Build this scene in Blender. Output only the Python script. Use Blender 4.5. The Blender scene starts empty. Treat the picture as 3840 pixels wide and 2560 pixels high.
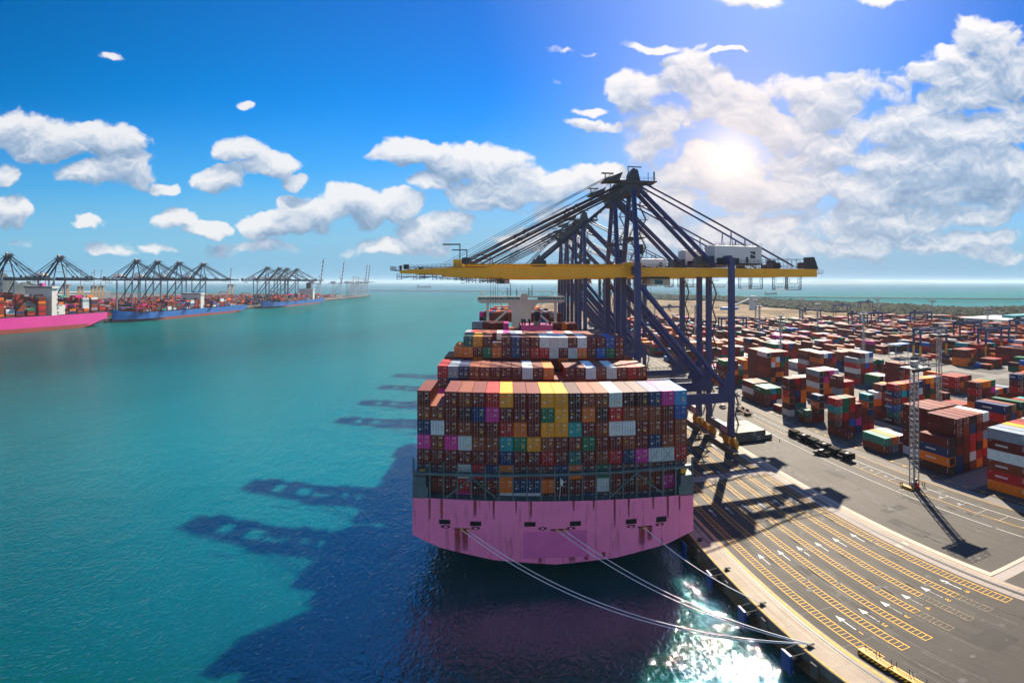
HAZE=True
import bpy, bmesh, math, random
import numpy as np
from math import sin, cos, tan, pi, sqrt, atan2, radians
from mathutils import Vector, Matrix
from mathutils.bvhtree import BVHTree
rnd = random.Random(7)
scn = bpy.context.scene
COL = scn.collection
# ---------------------------------------------------------------- camera (stitched drone panorama: an equirectangular crop)
FPX, X0, YH, H = 2160.0, 1898.0, 1056.0, 54.7
cd = bpy.data.cameras.new('camera'); cam = bpy.data.objects.new('camera', cd); COL.objects.link(cam)
cam.location = (0, 0, H); cam.rotation_euler = (pi/2, 0, 0)
cd.type = 'PANO'; cd.panorama_type = 'EQUIRECTANGULAR'
cd.latitude_min = -(2560-YH)/FPX; cd.latitude_max = YH/FPX
cd.longitude_min = -X0/FPX; cd.longitude_max = (3840-X0)/FPX
cd.clip_start = 0.5; cd.clip_end = 120000
scn.camera = cam
scn.view_settings.view_transform = 'Standard'; scn.view_settings.look = 'None'
scn.view_settings.gamma = 1.0; scn.view_settings.exposure = EXPOSURE = 1.0
WATER_Z = -4.5
# ---------------------------------------------------------------- mesh builder
class MB:
    def __init__(s): s.v=[]; s.f=[]; s.m=[]
    def add(s, vs, fs, m=0):
        o=len(s.v); s.v+=[tuple(p) for p in vs]
        for f in fs: s.f.append(tuple(i+o for i in f)); s.m.append(m)
        return s
    def box(s,x0,y0,z0,x1,y1,z1,m=0):
        return s.add([(x0,y0,z0),(x1,y0,z0),(x1,y1,z0),(x0,y1,z0),(x0,y0,z1),(x1,y0,z1),(x1,y1,z1),(x0,y1,z1)],
              [(3,2,1,0),(4,5,6,7),(0,1,5,4),(1,2,6,5),(2,3,7,6),(3,0,4,7)],m)
    def cbox(s,cx,cy,cz,sx,sy,sz,m=0):
        return s.box(cx-sx/2,cy-sy/2,cz-sz/2,cx+sx/2,cy+sy/2,cz+sz/2,m)
    def beam(s,p,q,w,h=None,m=0,w2=None,h2=None):
        h=h or w; w2=w2 or w; h2=h2 or h
        p=Vector(p);q=Vector(q);d=(q-p).normalized()
        up=Vector((0,0,1)) if abs(d.z)<0.95 else Vector((0,1,0))
        a=d.cross(up).normalized(); b=a.cross(d)
        vs=[]
        for c,ww,hh in ((p,w,h),(q,w2,h2)):
            for i,j in ((-1,-1),(1,-1),(1,1),(-1,1)): vs.append(c+a*(i*ww/2)+b*(j*hh/2))
        return s.add(vs,[(3,2,1,0),(4,5,6,7),(0,1,5,4),(1,2,6,5),(2,3,7,6),(3,0,4,7)],m)
    def tube(s,p,q,r,n=8,r2=None,m=0,caps=True):
        r2=r if r2 is None else r2
        p=Vector(p);q=Vector(q);d=(q-p).normalized()
        up=Vector((0,0,1)) if abs(d.z)<0.95 else Vector((0,1,0))
        a=d.cross(up).normalized(); b=a.cross(d)
        vs=[c+(a*cos(2*pi*k/n)+b*sin(2*pi*k/n))*rr for c,rr in((p,r),(q,r2)) for k in range(n)]
        fs=[(k,(k+1)%n,n+(k+1)%n,n+k) for k in range(n)]
        if caps: fs+=[tuple(range(n-1,-1,-1)),tuple(range(n,2*n))]
        return s.add(vs,fs,m)
    def prism(s,pts,vec,m=0):
        n=len(pts); v=Vector(vec); P=[Vector(p) for p in pts]
        return s.add(P+[p+v for p in P],[tuple(range(n-1,-1,-1)),tuple(range(n,2*n))]+[(k,(k+1)%n,n+(k+1)%n,n+k) for k in range(n)],m)
    def quad(s,a,b,c,d,m=0): return s.add([a,b,c,d],[(0,1,2,3)],m)
    def rail(s,p,q,h=1.1,step=2.0,t=0.05,m=0):
        p=Vector(p);q=Vector(q); L=(q-p).length; n=max(1,int(L/step))
        for k in range(n+1):
            c=p+(q-p)*(k/n); s.beam(c,c+Vector((0,0,h)),t,t,m)
        for z in (h*.5,h): s.beam(p+Vector((0,0,z)),q+Vector((0,0,z)),t,t,m)
        return s
    def mesh(s,name,mats,smooth=False):
        me=bpy.data.meshes.new(name); me.from_pydata(s.v,[],s.f)
        for m in mats: me.materials.append(m)
        if any(s.m): me.polygons.foreach_set('material_index',s.m)
        bm=bmesh.new(); bm.from_mesh(me); bmesh.ops.recalc_face_normals(bm,faces=bm.faces); bm.to_mesh(me); bm.free()
        if smooth: me.polygons.foreach_set('use_smooth',[True]*len(me.polygons))
        me.update(); return me
    def pieces(s):
        par=list(range(len(s.v)))
        def find(i):
            while par[i]!=i: par[i]=par[par[i]]; i=par[i]
            return i
        for f in s.f:
            a=find(f[0])
            for q in f[1:]: par[find(q)]=a
        roots=[find(i) for i in range(len(s.v))]; ids={r:k for k,r in enumerate(sorted(set(roots)))}; isl=[ids[r] for r in roots]; k=len(ids)
        if k<2 or k>700: return None
        P=np.array(s.v); I=np.array(isl); lo=np.full((k,3),1e9); hi=np.full((k,3),-1e9); np.minimum.at(lo,I,P); np.maximum.at(hi,I,P); size=(hi-lo).max(axis=1)
        gap=np.maximum(0,np.maximum(lo[:,None]-hi[None],lo[None]-hi[:,None])); near=np.sqrt((gap**2).sum(axis=2))<=np.maximum(.02,.5*np.maximum(size[:,None],size[None]))
        lab=list(range(k)); seen=[-1]*k; n=0
        for a in range(k):
            if seen[a]>=0: continue
            st=[a]; seen[a]=n
            while st:
                q=st.pop()
                for j in np.nonzero(near[q])[0]:
                    if seen[j]<0: seen[j]=n; st.append(int(j))
            n+=1
        if n<2: return None
        out=[]
        for c in range(n):
            m=MB(); mp={}
            for i,p in enumerate(s.v):
                if seen[isl[i]]==c: mp[i]=len(m.v); m.v.append(p)
            for f,mm in zip(s.f,s.m):
                if f[0] in mp: m.f.append(tuple(mp[q] for q in f)); m.m.append(mm)
            out.append(m)
        return out
    def build(s,name,mats,parent=None,loc=None,smooth=False):
        if not isinstance(mats,(list,tuple)): mats=[mats]
        if parent and loc is None:
            ps=s.pieces()
            if ps: return [p.build(name,mats,parent,None,smooth) for p in ps][0]
        o=bpy.data.objects.new(name,s.mesh(name,mats,smooth)); COL.objects.link(o)
        if parent: o.parent=parent
        if loc: o.location=loc
        return o
def tag(o,label=None,cat=None,group=None,kind=None):
    if label: o['label']=label
    if cat: o['category']=cat
    if group: o['group']=group
    if kind: o['kind']=kind
    return o
def thing(name,label,cat,loc=(0,0,0),rz=0,group=None):
    o=bpy.data.objects.new(name,None); COL.objects.link(o); o.location=loc; o.rotation_euler=(0,0,rz)
    o.empty_display_size=.5
    return tag(o,label,cat,group)
def copy_tree(o,parent=None):
    c=o.copy(); COL.objects.link(c)
    if parent: c.parent=parent
    for ch in list(o.children): copy_tree(ch,c)
    return c
def struct(o): o['kind']='structure'; return o
# ---------------------------------------------------------------- materials
def nodes(name):
    m=bpy.data.materials.new(name); m.use_nodes=True; nt=m.node_tree; nt.nodes.clear()
    out=nt.nodes.new('ShaderNodeOutputMaterial'); b=nt.nodes.new('ShaderNodeBsdfPrincipled')
    nt.links.new(b.outputs[0],out.inputs[0]); return m,nt,b
def N(nt,t,**k):
    n=nt.nodes.new(t)
    for a,v in k.items():
        if a.startswith('i_'):
            key=a[2:]; key=int(key) if key.isdigit() else key.replace('_',' ')
            n.inputs[key].default_value=v
        else: setattr(n,a,v)
    return n
def mixc(nt,fac,a,b,blend='MIX'):
    n=nt.nodes.new('ShaderNodeMix'); n.data_type='RGBA'; n.blend_type=blend
    for sock,v in ((n.inputs[0],fac),(n.inputs[6],a),(n.inputs[7],b)):
        if isinstance(v,(int,float)): sock.default_value=v
        elif isinstance(v,tuple): sock.default_value=(*v,1) if len(v)==3 else v
        else: nt.links.new(v,sock)
    return n.outputs[2]
def math_(nt,op,a,b=None,c=None,clamp=False):
    n=nt.nodes.new('ShaderNodeMath'); n.operation=op; n.use_clamp=clamp
    for i,v in enumerate((a,b,c)):
        if v is None: continue
        if isinstance(v,(int,float)): n.inputs[i].default_value=v
        else: nt.links.new(v,n.inputs[i])
    return n.outputs[0]
def ramp(nt,fac,stops):
    n=nt.nodes.new('ShaderNodeValToRGB'); el=n.color_ramp.elements
    while len(el)<len(stops): el.new(.5)
    for e,(p,c) in zip(el,stops): e.position=p; e.color=(*c,1) if len(c)==3 else c
    nt.links.new(fac,n.inputs[0]); return n.outputs[0]
def noise(nt,vec,scale,detail=4,rough=.55,dist=0):
    n=nt.nodes.new('ShaderNodeTexNoise'); n.inputs['Scale'].default_value=scale; n.inputs['Detail'].default_value=detail
    n.inputs['Roughness'].default_value=rough; n.inputs['Distortion'].default_value=dist
    if vec is not None: nt.links.new(vec,n.inputs['Vector'])
    return n.outputs[0]
def mapping(nt,vec,sc=(1,1,1),rot=(0,0,0),loc=(0,0,0)):
    n=nt.nodes.new('ShaderNodeMapping'); n.inputs['Scale'].default_value=sc; n.inputs['Rotation'].default_value=rot; n.inputs['Location'].default_value=loc
    nt.links.new(vec,n.inputs[0]); return n.outputs[0]
def bump(nt,b,h,strength=.3,dist=.05):
    n=nt.nodes.new('ShaderNodeBump'); n.inputs['Strength'].default_value=strength; n.inputs['Distance'].default_value=dist
    nt.links.new(h,n.inputs['Height']); nt.links.new(n.outputs[0],b.inputs['Normal']); return n
MATS={}
def paint(name,col,rough=.5,metal=0.,var=.25,scale=.5,rust=0.,bmp=0.,spec=.5,rustcol=(.16,.05,.015)):
    if name in MATS: return MATS[name]
    m,nt,b=nodes(name); tc=N(nt,'ShaderNodeTexCoord'); ob=tc.outputs['Object']
    n1=noise(nt,ob,scale,5); dark=tuple(c*(1-var) for c in col)
    c=mixc(nt,ramp(nt,n1,[(.35,(0,0,0)),(.65,(1,1,1))]),dark,col)
    if rust:
        st=noise(nt,mapping(nt,ob,(1.3,1.3,.12)),.9,5,.6)
        c=mixc(nt,ramp(nt,st,[(.72-rust*.25,(0,0,0)),(.80-rust*.1,(.75,.75,.75))]),c,rustcol)
    nt.links.new(c,b.inputs['Base Color']); b.inputs['Roughness'].default_value=rough; b.inputs['Metallic'].default_value=metal
    b.inputs['Specular IOR Level'].default_value=spec
    if bmp: bump(nt,b,noise(nt,ob,scale*12,4),bmp,.03)
    MATS[name]=m; return m
scn.render.engine='CYCLES'
cy=scn.cycles; cy.max_bounces=4; cy.diffuse_bounces=2; cy.glossy_bounces=2; cy.transmission_bounces=2; cy.transparent_max_bounces=4; cy.volume_bounces=0
cy.caustics_reflective=False; cy.caustics_refractive=False; cy.use_adaptive_sampling=True; cy.adaptive_threshold=.025; cy.use_denoising=True
cy.sample_clamp_indirect=6.0
# ---------------------------------------------------------------- light: sun + sky with clouds
SUN_AZ, SUN_EL = radians(26.3), radians(39.6)
sd=bpy.data.lights.new('sun','SUN'); sun=bpy.data.objects.new('sun',sd); COL.objects.link(sun)
sd.energy=5.0; sd.angle=radians(.53); sd.color=(1.0,.88,.70)
sdir=Vector((sin(SUN_AZ)*cos(SUN_EL),cos(SUN_AZ)*cos(SUN_EL),sin(SUN_EL)))
sun.rotation_euler=(-sdir).to_track_quat('-Z','Y').to_euler(); sun.location=(0,0,300)
w=bpy.data.worlds.new('World'); scn.world=w; w.use_nodes=True
nt=w.node_tree; nt.nodes.clear()
out=N(nt,'ShaderNodeOutputWorld'); bg=N(nt,'ShaderNodeBackground'); nt.links.new(bg.outputs[0],out.inputs[0])
sky=N(nt,'ShaderNodeTexSky',sky_type='NISHITA'); sky.sun_disc=False; sky.sun_elevation=SUN_EL; sky.sun_rotation=SUN_AZ
sky.altitude=50; sky.air_density=1.0; sky.dust_density=.6; sky.ozone_density=3.0
tc=N(nt,'ShaderNodeTexCoord'); dirv=tc.outputs['Generated']
sx=N(nt,'ShaderNodeSeparateXYZ'); nt.links.new(dirv,sx.inputs[0])
az=math_(nt,'ARCTAN2',sx.outputs[0],sx.outputs[1]); el=math_(nt,'ARCSINE',sx.outputs[2])
cmb=N(nt,'ShaderNodeCombineXYZ'); nt.links.new(az,cmb.inputs[0]); nt.links.new(el,cmb.inputs[1]); P0=cmb.outputs[0]
# cloud banks by compass bearing and height above the horizon (radians): centre, half sizes, weight
def B(px,py,rx,ry,wt=1.0): return ((px-X0)/FPX,(YH-py)/FPX,rx/FPX,ry/FPX,wt)
BANKS=[B(20,480,170,85),B(190,540,210,90),B(390,525,190,85),B(480,620,140,80),B(330,660,170,55),B(620,690,90,35,.8),
B(20,800,95,62),B(20,650,70,55,.8),B(795,675,120,55,.8),B(900,560,110,55),B(1010,615,130,60),B(1110,672,60,32),B(640,815,110,42,.9),B(340,850,95,35,.7),
B(800,850,120,40,.9),B(1000,840,110,62),B(1180,810,150,66),B(1340,780,130,80),B(1500,770,110,70),B(1640,840,170,75,.9),B(1100,740,90,40,.7),
B(1500,565,130,62),B(1620,560,90,50),B(1610,690,110,55,.8),B(1720,620,130,75),B(1860,630,150,80),B(1960,690,150,85),B(1800,740,220,75,.9),
B(2060,700,120,75),B(2210,690,140,80),B(2330,640,90,50,.9),B(2150,800,200,80,.8),
B(2410,350,120,95),B(2550,280,120,110),B(2650,370,150,110),B(2500,440,150,85),B(2790,420,150,100),B(2920,480,110,80),B(2980,340,150,70,.75),B(3120,400,170,75,.8),
B(2620,640,150,105),B(2760,690,160,110),B(2900,740,180,95),B(3050,670,165,85),B(3220,710,170,80),B(2560,760,160,90,.8),
B(3300,330,260,90,.75),B(3600,300,230,110,.85),B(3480,480,420,130,.95),B(3700,690,330,140),B(2980,600,260,110,.85),B(3250,820,420,90,.85),B(3450,660,300,120),B(3050,420,150,110,.8),B(3250,480,170,110,.8),B(2450,560,140,120,.7),B(3130,560,200,90,.7),B(3720,140,150,95),B(3800,260,160,130),B(3560,220,120,50,.75),B(3600,380,190,75),B(3420,420,150,80),B(3750,470,190,110),B(3400,570,230,75),B(3640,590,220,95),B(3820,640,150,100),
B(3480,720,230,70,.9),B(3700,780,230,70,.9),B(3250,840,330,60,.75),B(2850,860,330,60,.75),B(3700,880,260,50,.7),
B(2790,-5,150,55,.8),B(3350,-10,160,45,.6),B(3180,235,90,30,.3),B(2085,310,50,35,.38),B(2190,455,200,30,.42),B(2210,405,130,24,.34),
B(2130,188,300,22,.30),B(2420,165,300,30,.36),B(2700,200,200,16,.30),B(410,205,75,28,.36),B(925,385,40,26,.4),
B(100,900,160,36,.4),B(500,930,300,36,.38),B(1000,930,340,45,.45),B(1500,920,340,50,.55),B(2000,900,300,60,.6),B(2450,880,280,80,.8),B(2850,920,350,80,.7),B(3350,930,400,70,.62),B(3750,950,300,60,.55),
B(-300,560,260,110),B(4150,420,260,200),B(4300,800,400,80),B(-600,800,300,70),B(-1500,600,500,120),B(5600,600,600,140),
B(-4200,620,1900,330,1.7),B(8000,620,1900,330,1.7),B(-2700,600,900,300,1.3),B(6500,600,900,300,1.3)]  # unseen banks behind the viewer, added as fill light
g=bpy.data.node_groups.new('cloud_banks','ShaderNodeTree')
g.interface.new_socket('Vector',in_out='INPUT',socket_type='NodeSocketVector'); g.interface.new_socket('D',in_out='OUTPUT',socket_type='NodeSocketFloat')
gi=g.nodes.new('NodeGroupInput'); go=g.nodes.new('NodeGroupOutput')
acc=None
for (cx,cy,rx,ry,wt) in BANKS:
    s_=g.nodes.new('ShaderNodeVectorMath'); s_.operation='SUBTRACT'; g.links.new(gi.outputs[0],s_.inputs[0]); s_.inputs[1].default_value=(cx,cy,0)
    m_=g.nodes.new('ShaderNodeVectorMath'); m_.operation='MULTIPLY'; g.links.new(s_.outputs[0],m_.inputs[0]); m_.inputs[1].default_value=(1/rx,1/ry,0)
    d_=g.nodes.new('ShaderNodeVectorMath'); d_.operation='DOT_PRODUCT'; g.links.new(m_.outputs[0],d_.inputs[0]); g.links.new(m_.outputs[0],d_.inputs[1])
    t_=g.nodes.new('ShaderNodeMath'); t_.operation='ADD'; g.links.new(d_.outputs['Value'],t_.inputs[0]); t_.inputs[1].default_value=(1-wt)*1.2
    if acc is None: acc=t_.outputs[0]
    else:
        k_=g.nodes.new('ShaderNodeMath'); k_.operation='SMOOTH_MIN'; g.links.new(acc,k_.inputs[0]); g.links.new(t_.outputs[0],k_.inputs[1]); k_.inputs[2].default_value=.25; acc=k_.outputs[0]
o_=g.nodes.new('ShaderNodeMath'); o_.operation='SUBTRACT'; o_.inputs[0].default_value=1.0; g.links.new(acc,o_.inputs[1]); g.links.new(o_.outputs[0],go.inputs[0])
def vnoise(vec,scale,detail,amp):
    n=nt.nodes.new('ShaderNodeTexNoise'); n.inputs['Scale'].default_value=scale; n.inputs['Detail'].default_value=detail; n.inputs['Roughness'].default_value=.55; nt.links.new(vec,n.inputs['Vector'])
    q=N(nt,'ShaderNodeVectorMath',operation='MULTIPLY_ADD'); nt.links.new(n.outputs['Color'],q.inputs[0]); q.inputs[1].default_value=(amp,amp*.75,0); q.inputs[2].default_value=(-amp*.5,-amp*.375,0)
    return q.outputs[0]
def vadd(a_,b_):
    q=N(nt,'ShaderNodeVectorMath',operation='ADD'); nt.links.new(a_,q.inputs[0])
    if isinstance(b_,tuple): q.inputs[1].default_value=b_
    else: nt.links.new(b_,q.inputs[1])
    return q.outputs[0]
WARP=vadd(vnoise(P0,9,3,.085),vnoise(P0,34,4,.022))        # billowing outlines
PW=vadd(P0,WARP)
def density(vec):
    gn=nt.nodes.new('ShaderNodeGroup'); gn.node_tree=g; nt.links.new(vec,gn.inputs[0])
    nA=noise(nt,mapping(nt,vec,(1,1.35,1)),8.5,9,.57,.2)
    cl=math_(nt,'MAXIMUM',gn.outputs[0],-1.6)
    return math_(nt,'MULTIPLY_ADD',math_(nt,'SUBTRACT',nA,.5),3.6,cl)
d0=density(PW); d1=density(vadd(PW,(-.002,.030,0)))
alpha=N(nt,'ShaderNodeMapRange',interpolation_type='SMOOTHSTEP'); nt.links.new(d0,alpha.inputs[0]); alpha.inputs[1].default_value=-.06; alpha.inputs[2].default_value=.40
def fine(v): return noise(nt,mapping(nt,v,(1,1.2,1)),26,7,.6,.3)
small=math_(nt,'SUBTRACT',fine(PW),fine(vadd(PW,(.001,.008,0))))
lit=math_(nt,'MULTIPLY_ADD',math_(nt,'SUBTRACT',d0,d1),.40,.47)        # thinner towards the sun = brighter
lit=math_(nt,'MULTIPLY_ADD',small,1.0,lit)
thick=math_(nt,'MULTIPLY',math_(nt,'MAXIMUM',math_(nt,'SUBTRACT',d0,.7),0.0),-.20)
lit=math_(nt,'ADD',lit,thick)
# clouds near the sun's bearing glow
sund=N(nt,'ShaderNodeVectorMath',operation='DOT_PRODUCT'); nt.links.new(dirv,sund.inputs[0]); sund.inputs[1].default_value=tuple(sdir)
glow=math_(nt,'POWER',math_(nt,'MAXIMUM',sund.outputs['Value'],0.0),7.0)
ccol=ramp(nt,lit,[(.10,(1.35,1.95,2.8)),(.36,(2.1,2.7,3.5)),(.60,(3.5,3.8,4.25)),(.90,(5.0,4.95,4.9))])
back=math_(nt,'MULTIPLY',math_(nt,'MAXIMUM',math_(nt,'MULTIPLY',sund.outputs['Value'],-1.0),0.0),2.4)      # unseen clouds added behind the viewer, brightened to fill shaded faces
ccol=mixc(nt,1.0,ccol,mixc(nt,back,mixc(nt,glow,(.90,.91,.93),(1.16,1.10,1.07)),(1.9,1.85,1.75)),'MULTIPLY')
# sky colour: physical sky, deepened
gm=N(nt,'ShaderNodeGamma'); nt.links.new(mixc(nt,1.0,sky.outputs[0],(.118,.118,.118),'MULTIPLY'),gm.inputs[0]); gm.inputs[1].default_value=1.35
hs=N(nt,'ShaderNodeHueSaturation'); nt.links.new(gm.outputs[0],hs.inputs['Color']); hs.inputs['Saturation'].default_value=1.55; hs.inputs['Value'].default_value=7.2; hs.inputs['Hue'].default_value=.499
skyc=hs.outputs[0]
hz=N(nt,'ShaderNodeMapRange',interpolation_type='SMOOTHSTEP'); nt.links.new(el,hz.inputs[0]); hz.inputs[1].default_value=.34; hz.inputs[2].default_value=-.01
hzc=mixc(nt,glow,(.95,2.45,3.75),(3.0,3.45,4.15))
skyc=mixc(nt,math_(nt,'MULTIPLY',hz.outputs[0],.97),skyc,hzc)
gl2=math_(nt,'POWER',math_(nt,'MAXIMUM',sund.outputs['Value'],0.0),4.0)
skyc=mixc(nt,gl2,skyc,mixc(nt,1.0,skyc,(.27,.42,.66),'MULTIPLY'))
skyc=mixc(nt,math_(nt,'MULTIPLY',glow,.12),skyc,(2.2,2.5,4.0))
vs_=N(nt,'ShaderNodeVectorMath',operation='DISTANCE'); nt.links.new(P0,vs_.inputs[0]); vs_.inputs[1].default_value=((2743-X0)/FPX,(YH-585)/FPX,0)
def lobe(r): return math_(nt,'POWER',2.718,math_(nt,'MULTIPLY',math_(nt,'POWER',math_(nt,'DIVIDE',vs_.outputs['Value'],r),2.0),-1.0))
veil=lobe(.18); core=lobe(.050)  # warm glare painted into the sky and cloud colours, off the sun's direction
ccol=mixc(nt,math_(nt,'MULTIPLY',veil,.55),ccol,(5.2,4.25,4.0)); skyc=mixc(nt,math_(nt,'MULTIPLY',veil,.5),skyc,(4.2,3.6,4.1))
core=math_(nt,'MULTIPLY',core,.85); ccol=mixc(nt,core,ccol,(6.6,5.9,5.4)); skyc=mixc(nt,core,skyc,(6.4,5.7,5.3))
alo=math_(nt,'MULTIPLY',alpha.outputs[0],.94)
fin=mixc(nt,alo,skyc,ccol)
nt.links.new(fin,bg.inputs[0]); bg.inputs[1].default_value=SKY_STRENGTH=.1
w.cycles.sampling_method='MANUAL'; w.cycles.sample_map_resolution=512
# ---------------------------------------------------------------- haze
def haze_box():
    m=bpy.data.materials.new('haze'); m.use_nodes=True; t=m.node_tree; t.nodes.clear()
    o=t.nodes.new('ShaderNodeOutputMaterial'); v=t.nodes.new('ShaderNodeVolumePrincipled')
    v.inputs['Color'].default_value=(.62,.84,1,1); v.inputs['Density'].default_value=.000055; v.inputs['Anisotropy'].default_value=.25
    t.links.new(v.outputs[0],o.inputs['Volume'])
    b=MB().box(-41000,-3000,-12,41000,41000,128).build('haze',m); b['kind']='stuff'; return b
if HAZE: haze_box()
# ---------------------------------------------------------------- water
def water():
    m=bpy.data.materials.new('sea_water'); m.use_nodes=True; nt=m.node_tree; nt.nodes.clear()
    out=N(nt,'ShaderNodeOutputMaterial'); tc=N(nt,'ShaderNodeTexCoord'); ob=tc.outputs['Object']
    big=noise(nt,mapping(nt,ob,(1,.35,1)),.007,5,.6); so=N(nt,'ShaderNodeSeparateXYZ'); nt.links.new(ob,so.inputs[0])
    def sst(v,a_,b_):
        q=N(nt,'ShaderNodeMapRange',interpolation_type='SMOOTHSTEP'); nt.links.new(v,q.inputs[0]); q.inputs[1].default_value=a_; q.inputs[2].default_value=b_; return q.outputs[0]
    # view-angle brightness painted into the colour: paler along berth and fairway, deep green elsewhere
    view_tone=math_(nt,'MULTIPLY',sst(so.outputs[0],-330,-10),sst(so.outputs[1],20,190)); view_tone=math_(nt,'MAXIMUM',view_tone,math_(nt,'MULTIPLY',sst(so.outputs[1],150,900),.75))
    view_tone=math_(nt,'MULTIPLY_ADD',math_(nt,'SUBTRACT',big,.5),.9,view_tone,clamp=True)
    c=mixc(nt,view_tone,(.0010,.056,.047),(.0030,.155,.160)); c=mixc(nt,sst(so.outputs[1],1500,4200),c,(.010,.105,.170))
    ss=N(nt,'ShaderNodeSubsurfaceScattering',falloff='BURLEY'); nt.links.new(c,ss.inputs['Color']); ss.inputs['Scale'].default_value=3.2; ss.inputs['Radius'].default_value=(.5,1,1)
    r=mapping(nt,ob,(1,.55,1),(0,0,.45))
    n1=noise(nt,r,.13,3,.55,.4); n2=noise(nt,r,.62,4,.6,.3); n3=noise(nt,r,1.7,.8,.5,.6)
    h=math_(nt,'ADD',math_(nt,'MULTIPLY',n1,.6),math_(nt,'ADD',math_(nt,'MULTIPLY',n2,.16),math_(nt,'MULTIPLY',n3,.21)))
    bp=nt.nodes.new('ShaderNodeBump'); bp.inputs['Strength'].default_value=.9; bp.inputs['Distance'].default_value=.85; nt.links.new(h,bp.inputs['Height'])
    nt.links.new(bp.outputs[0],ss.inputs['Normal'])
    gl=N(nt,'ShaderNodeBsdfGlossy'); gl.inputs['Roughness'].default_value=.006; nt.links.new(bp.outputs[0],gl.inputs['Normal'])
    fr=N(nt,'ShaderNodeFresnel'); fr.inputs['IOR'].default_value=1.33; nt.links.new(bp.outputs[0],fr.inputs['Normal'])
    f=math_(nt,'MINIMUM',math_(nt,'MULTIPLY',fr.outputs[0],.58),.28)        # wave shadowing limits grazing reflection
    mx=N(nt,'ShaderNodeMixShader'); nt.links.new(f,mx.inputs[0]); nt.links.new(ss.outputs[0],mx.inputs[1]); nt.links.new(gl.outputs[0],mx.inputs[2]); nt.links.new(mx.outputs[0],out.inputs[0])
    mb=MB(); n=72; vs=[(0,0,WATER_Z)]; fs=[]
    for R in (400,4000,40000): vs+=[(R*sin(2*pi*k/n),R*cos(2*pi*k/n),WATER_Z) for k in range(n)]
    for k in range(n):
        j=(k+1)%n; fs.append((0,1+j,1+k))
        for q in range(2): fs.append((1+q*n+k,1+q*n+j,1+(q+1)*n+j,1+(q+1)*n+k))
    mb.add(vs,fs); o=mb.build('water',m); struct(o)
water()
# ---------------------------------------------------------------- ground, quay and paint
def ground_mat(name,c1,c2,scale=.05,rough=.85,streak=0,fine=.35,spots=True,spec=.28):
    m,nt,b=nodes(name); tc=N(nt,'ShaderNodeTexCoord'); ob=tc.outputs['Object']
    n1=noise(nt,ob,scale,6,.6); n2=noise(nt,mapping(nt,ob,(1,.05,1)),.9,4,.6); n3=noise(nt,ob,3.5,4,.7)
    c=mixc(nt,ramp(nt,n1,[(.32,(0,0,0)),(.68,(1,1,1))]),c1,c2)
    if streak: c=mixc(nt,ramp(nt,n2,[(.52,(0,0,0)),(.75,(streak,)*3)]),c,tuple(x*.45 for x in c1))
    c=mixc(nt,ramp(nt,n3,[(.3,(fine,)*3),(.6,(0,0,0))]),c,tuple(x*.7 for x in c1))
    if spots:
        v=noise(nt,ob,.35,3,.8); c=mixc(nt,ramp(nt,v,[(.66,(0,0,0)),(.74,(.5,.5,.5))]),c,tuple(x*.55 for x in c1))
    nt.links.new(c,b.inputs['Base Color']); b.inputs['Roughness'].default_value=rough; b.inputs['Specular IOR Level'].default_value=spec
    bump(nt,b,n3,.25,.02); return m
M_ASPH=ground_mat('asphalt',(.072,.063,.054),(.100,.088,.075),.04,.74,.6)
M_APRON=ground_mat('apron_asphalt',(.050,.044,.039),(.076,.067,.059),.05,.72,.9)
M_CONC=ground_mat('pale_concrete',(.34,.29,.26),(.44,.385,.35),.12,.8,.25)
M_CREAM=ground_mat('cream_concrete',(.50,.43,.34),(.60,.53,.43),.2,.8,.1,spots=False)
M_QUAY=ground_mat('quay_concrete',(.36,.29,.22),(.47,.39,.31),.25,.8,.2,.5)
M_YARD=ground_mat('yard_paving',(.095,.092,.088),(.135,.128,.12),.06,.85,.3)
M_YSTRIP=ground_mat('yard_concrete',(.20,.185,.17),(.27,.25,.23),.1,.85,.3)
def sand_mat():
    m,nt,b=nodes('dry_sand'); tc=N(nt,'ShaderNodeTexCoord'); ob=tc.outputs['Object']
    n1=noise(nt,mapping(nt,ob,(1,.45,1)),.014,8,.68,.9); n2=noise(nt,mapping(nt,ob,(1,.4,1)),.035,5,.7,.4); n3=noise(nt,ob,.3,4,.7)
    c=ramp(nt,n1,[(.32,(.085,.075,.035)),(.44,(.17,.105,.055)),(.52,(.25,.165,.095)),(.62,(.38,.29,.20)),(.72,(.20,.13,.07))])
    c=mixc(nt,ramp(nt,n2,[(.50,(0,0,0)),(.62,(.7,.7,.7))]),c,(.10,.09,.04)); c=mixc(nt,ramp(nt,n3,[(.35,(.4,.4,.4)),(.6,(0,0,0))]),c,(.12,.085,.05))
    nt.links.new(c,b.inputs['Base Color']); b.inputs['Roughness'].default_value=.95; b.inputs['Specular IOR Level'].default_value=.1; return m
M_SAND=sand_mat()
def worn(name,col,amt=.35,sc=1.2):
    m,nt,b=nodes(name); tc=N(nt,'ShaderNodeTexCoord'); ob=tc.outputs['Object']
    n1=noise(nt,ob,sc,5,.7); c=mixc(nt,ramp(nt,n1,[(.56-amt*.3,(0,0,0)),(.72-amt*.2,(.9*amt+.2,)*3)]),col,(.085,.08,.074))
    nt.links.new(c,b.inputs['Base Color']); b.inputs['Roughness'].default_value=.7; return m
M_YEL=worn('yellow_marking',(.86,.44,.008),.38); M_YELW=worn('worn_yellow_marking',(.62,.36,.05),.9,2.5); M_WHT=worn('white_marking',(.64,.64,.62),.3); M_WHTW=worn('worn_white_marking',(.72,.72,.7),.8,2.2)
M_RAIL=paint('rail_steel',(.03,.028,.027),.45,.6); M_SHINE=paint('polished_rail',(.12,.11,.10),.6,.0)
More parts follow.
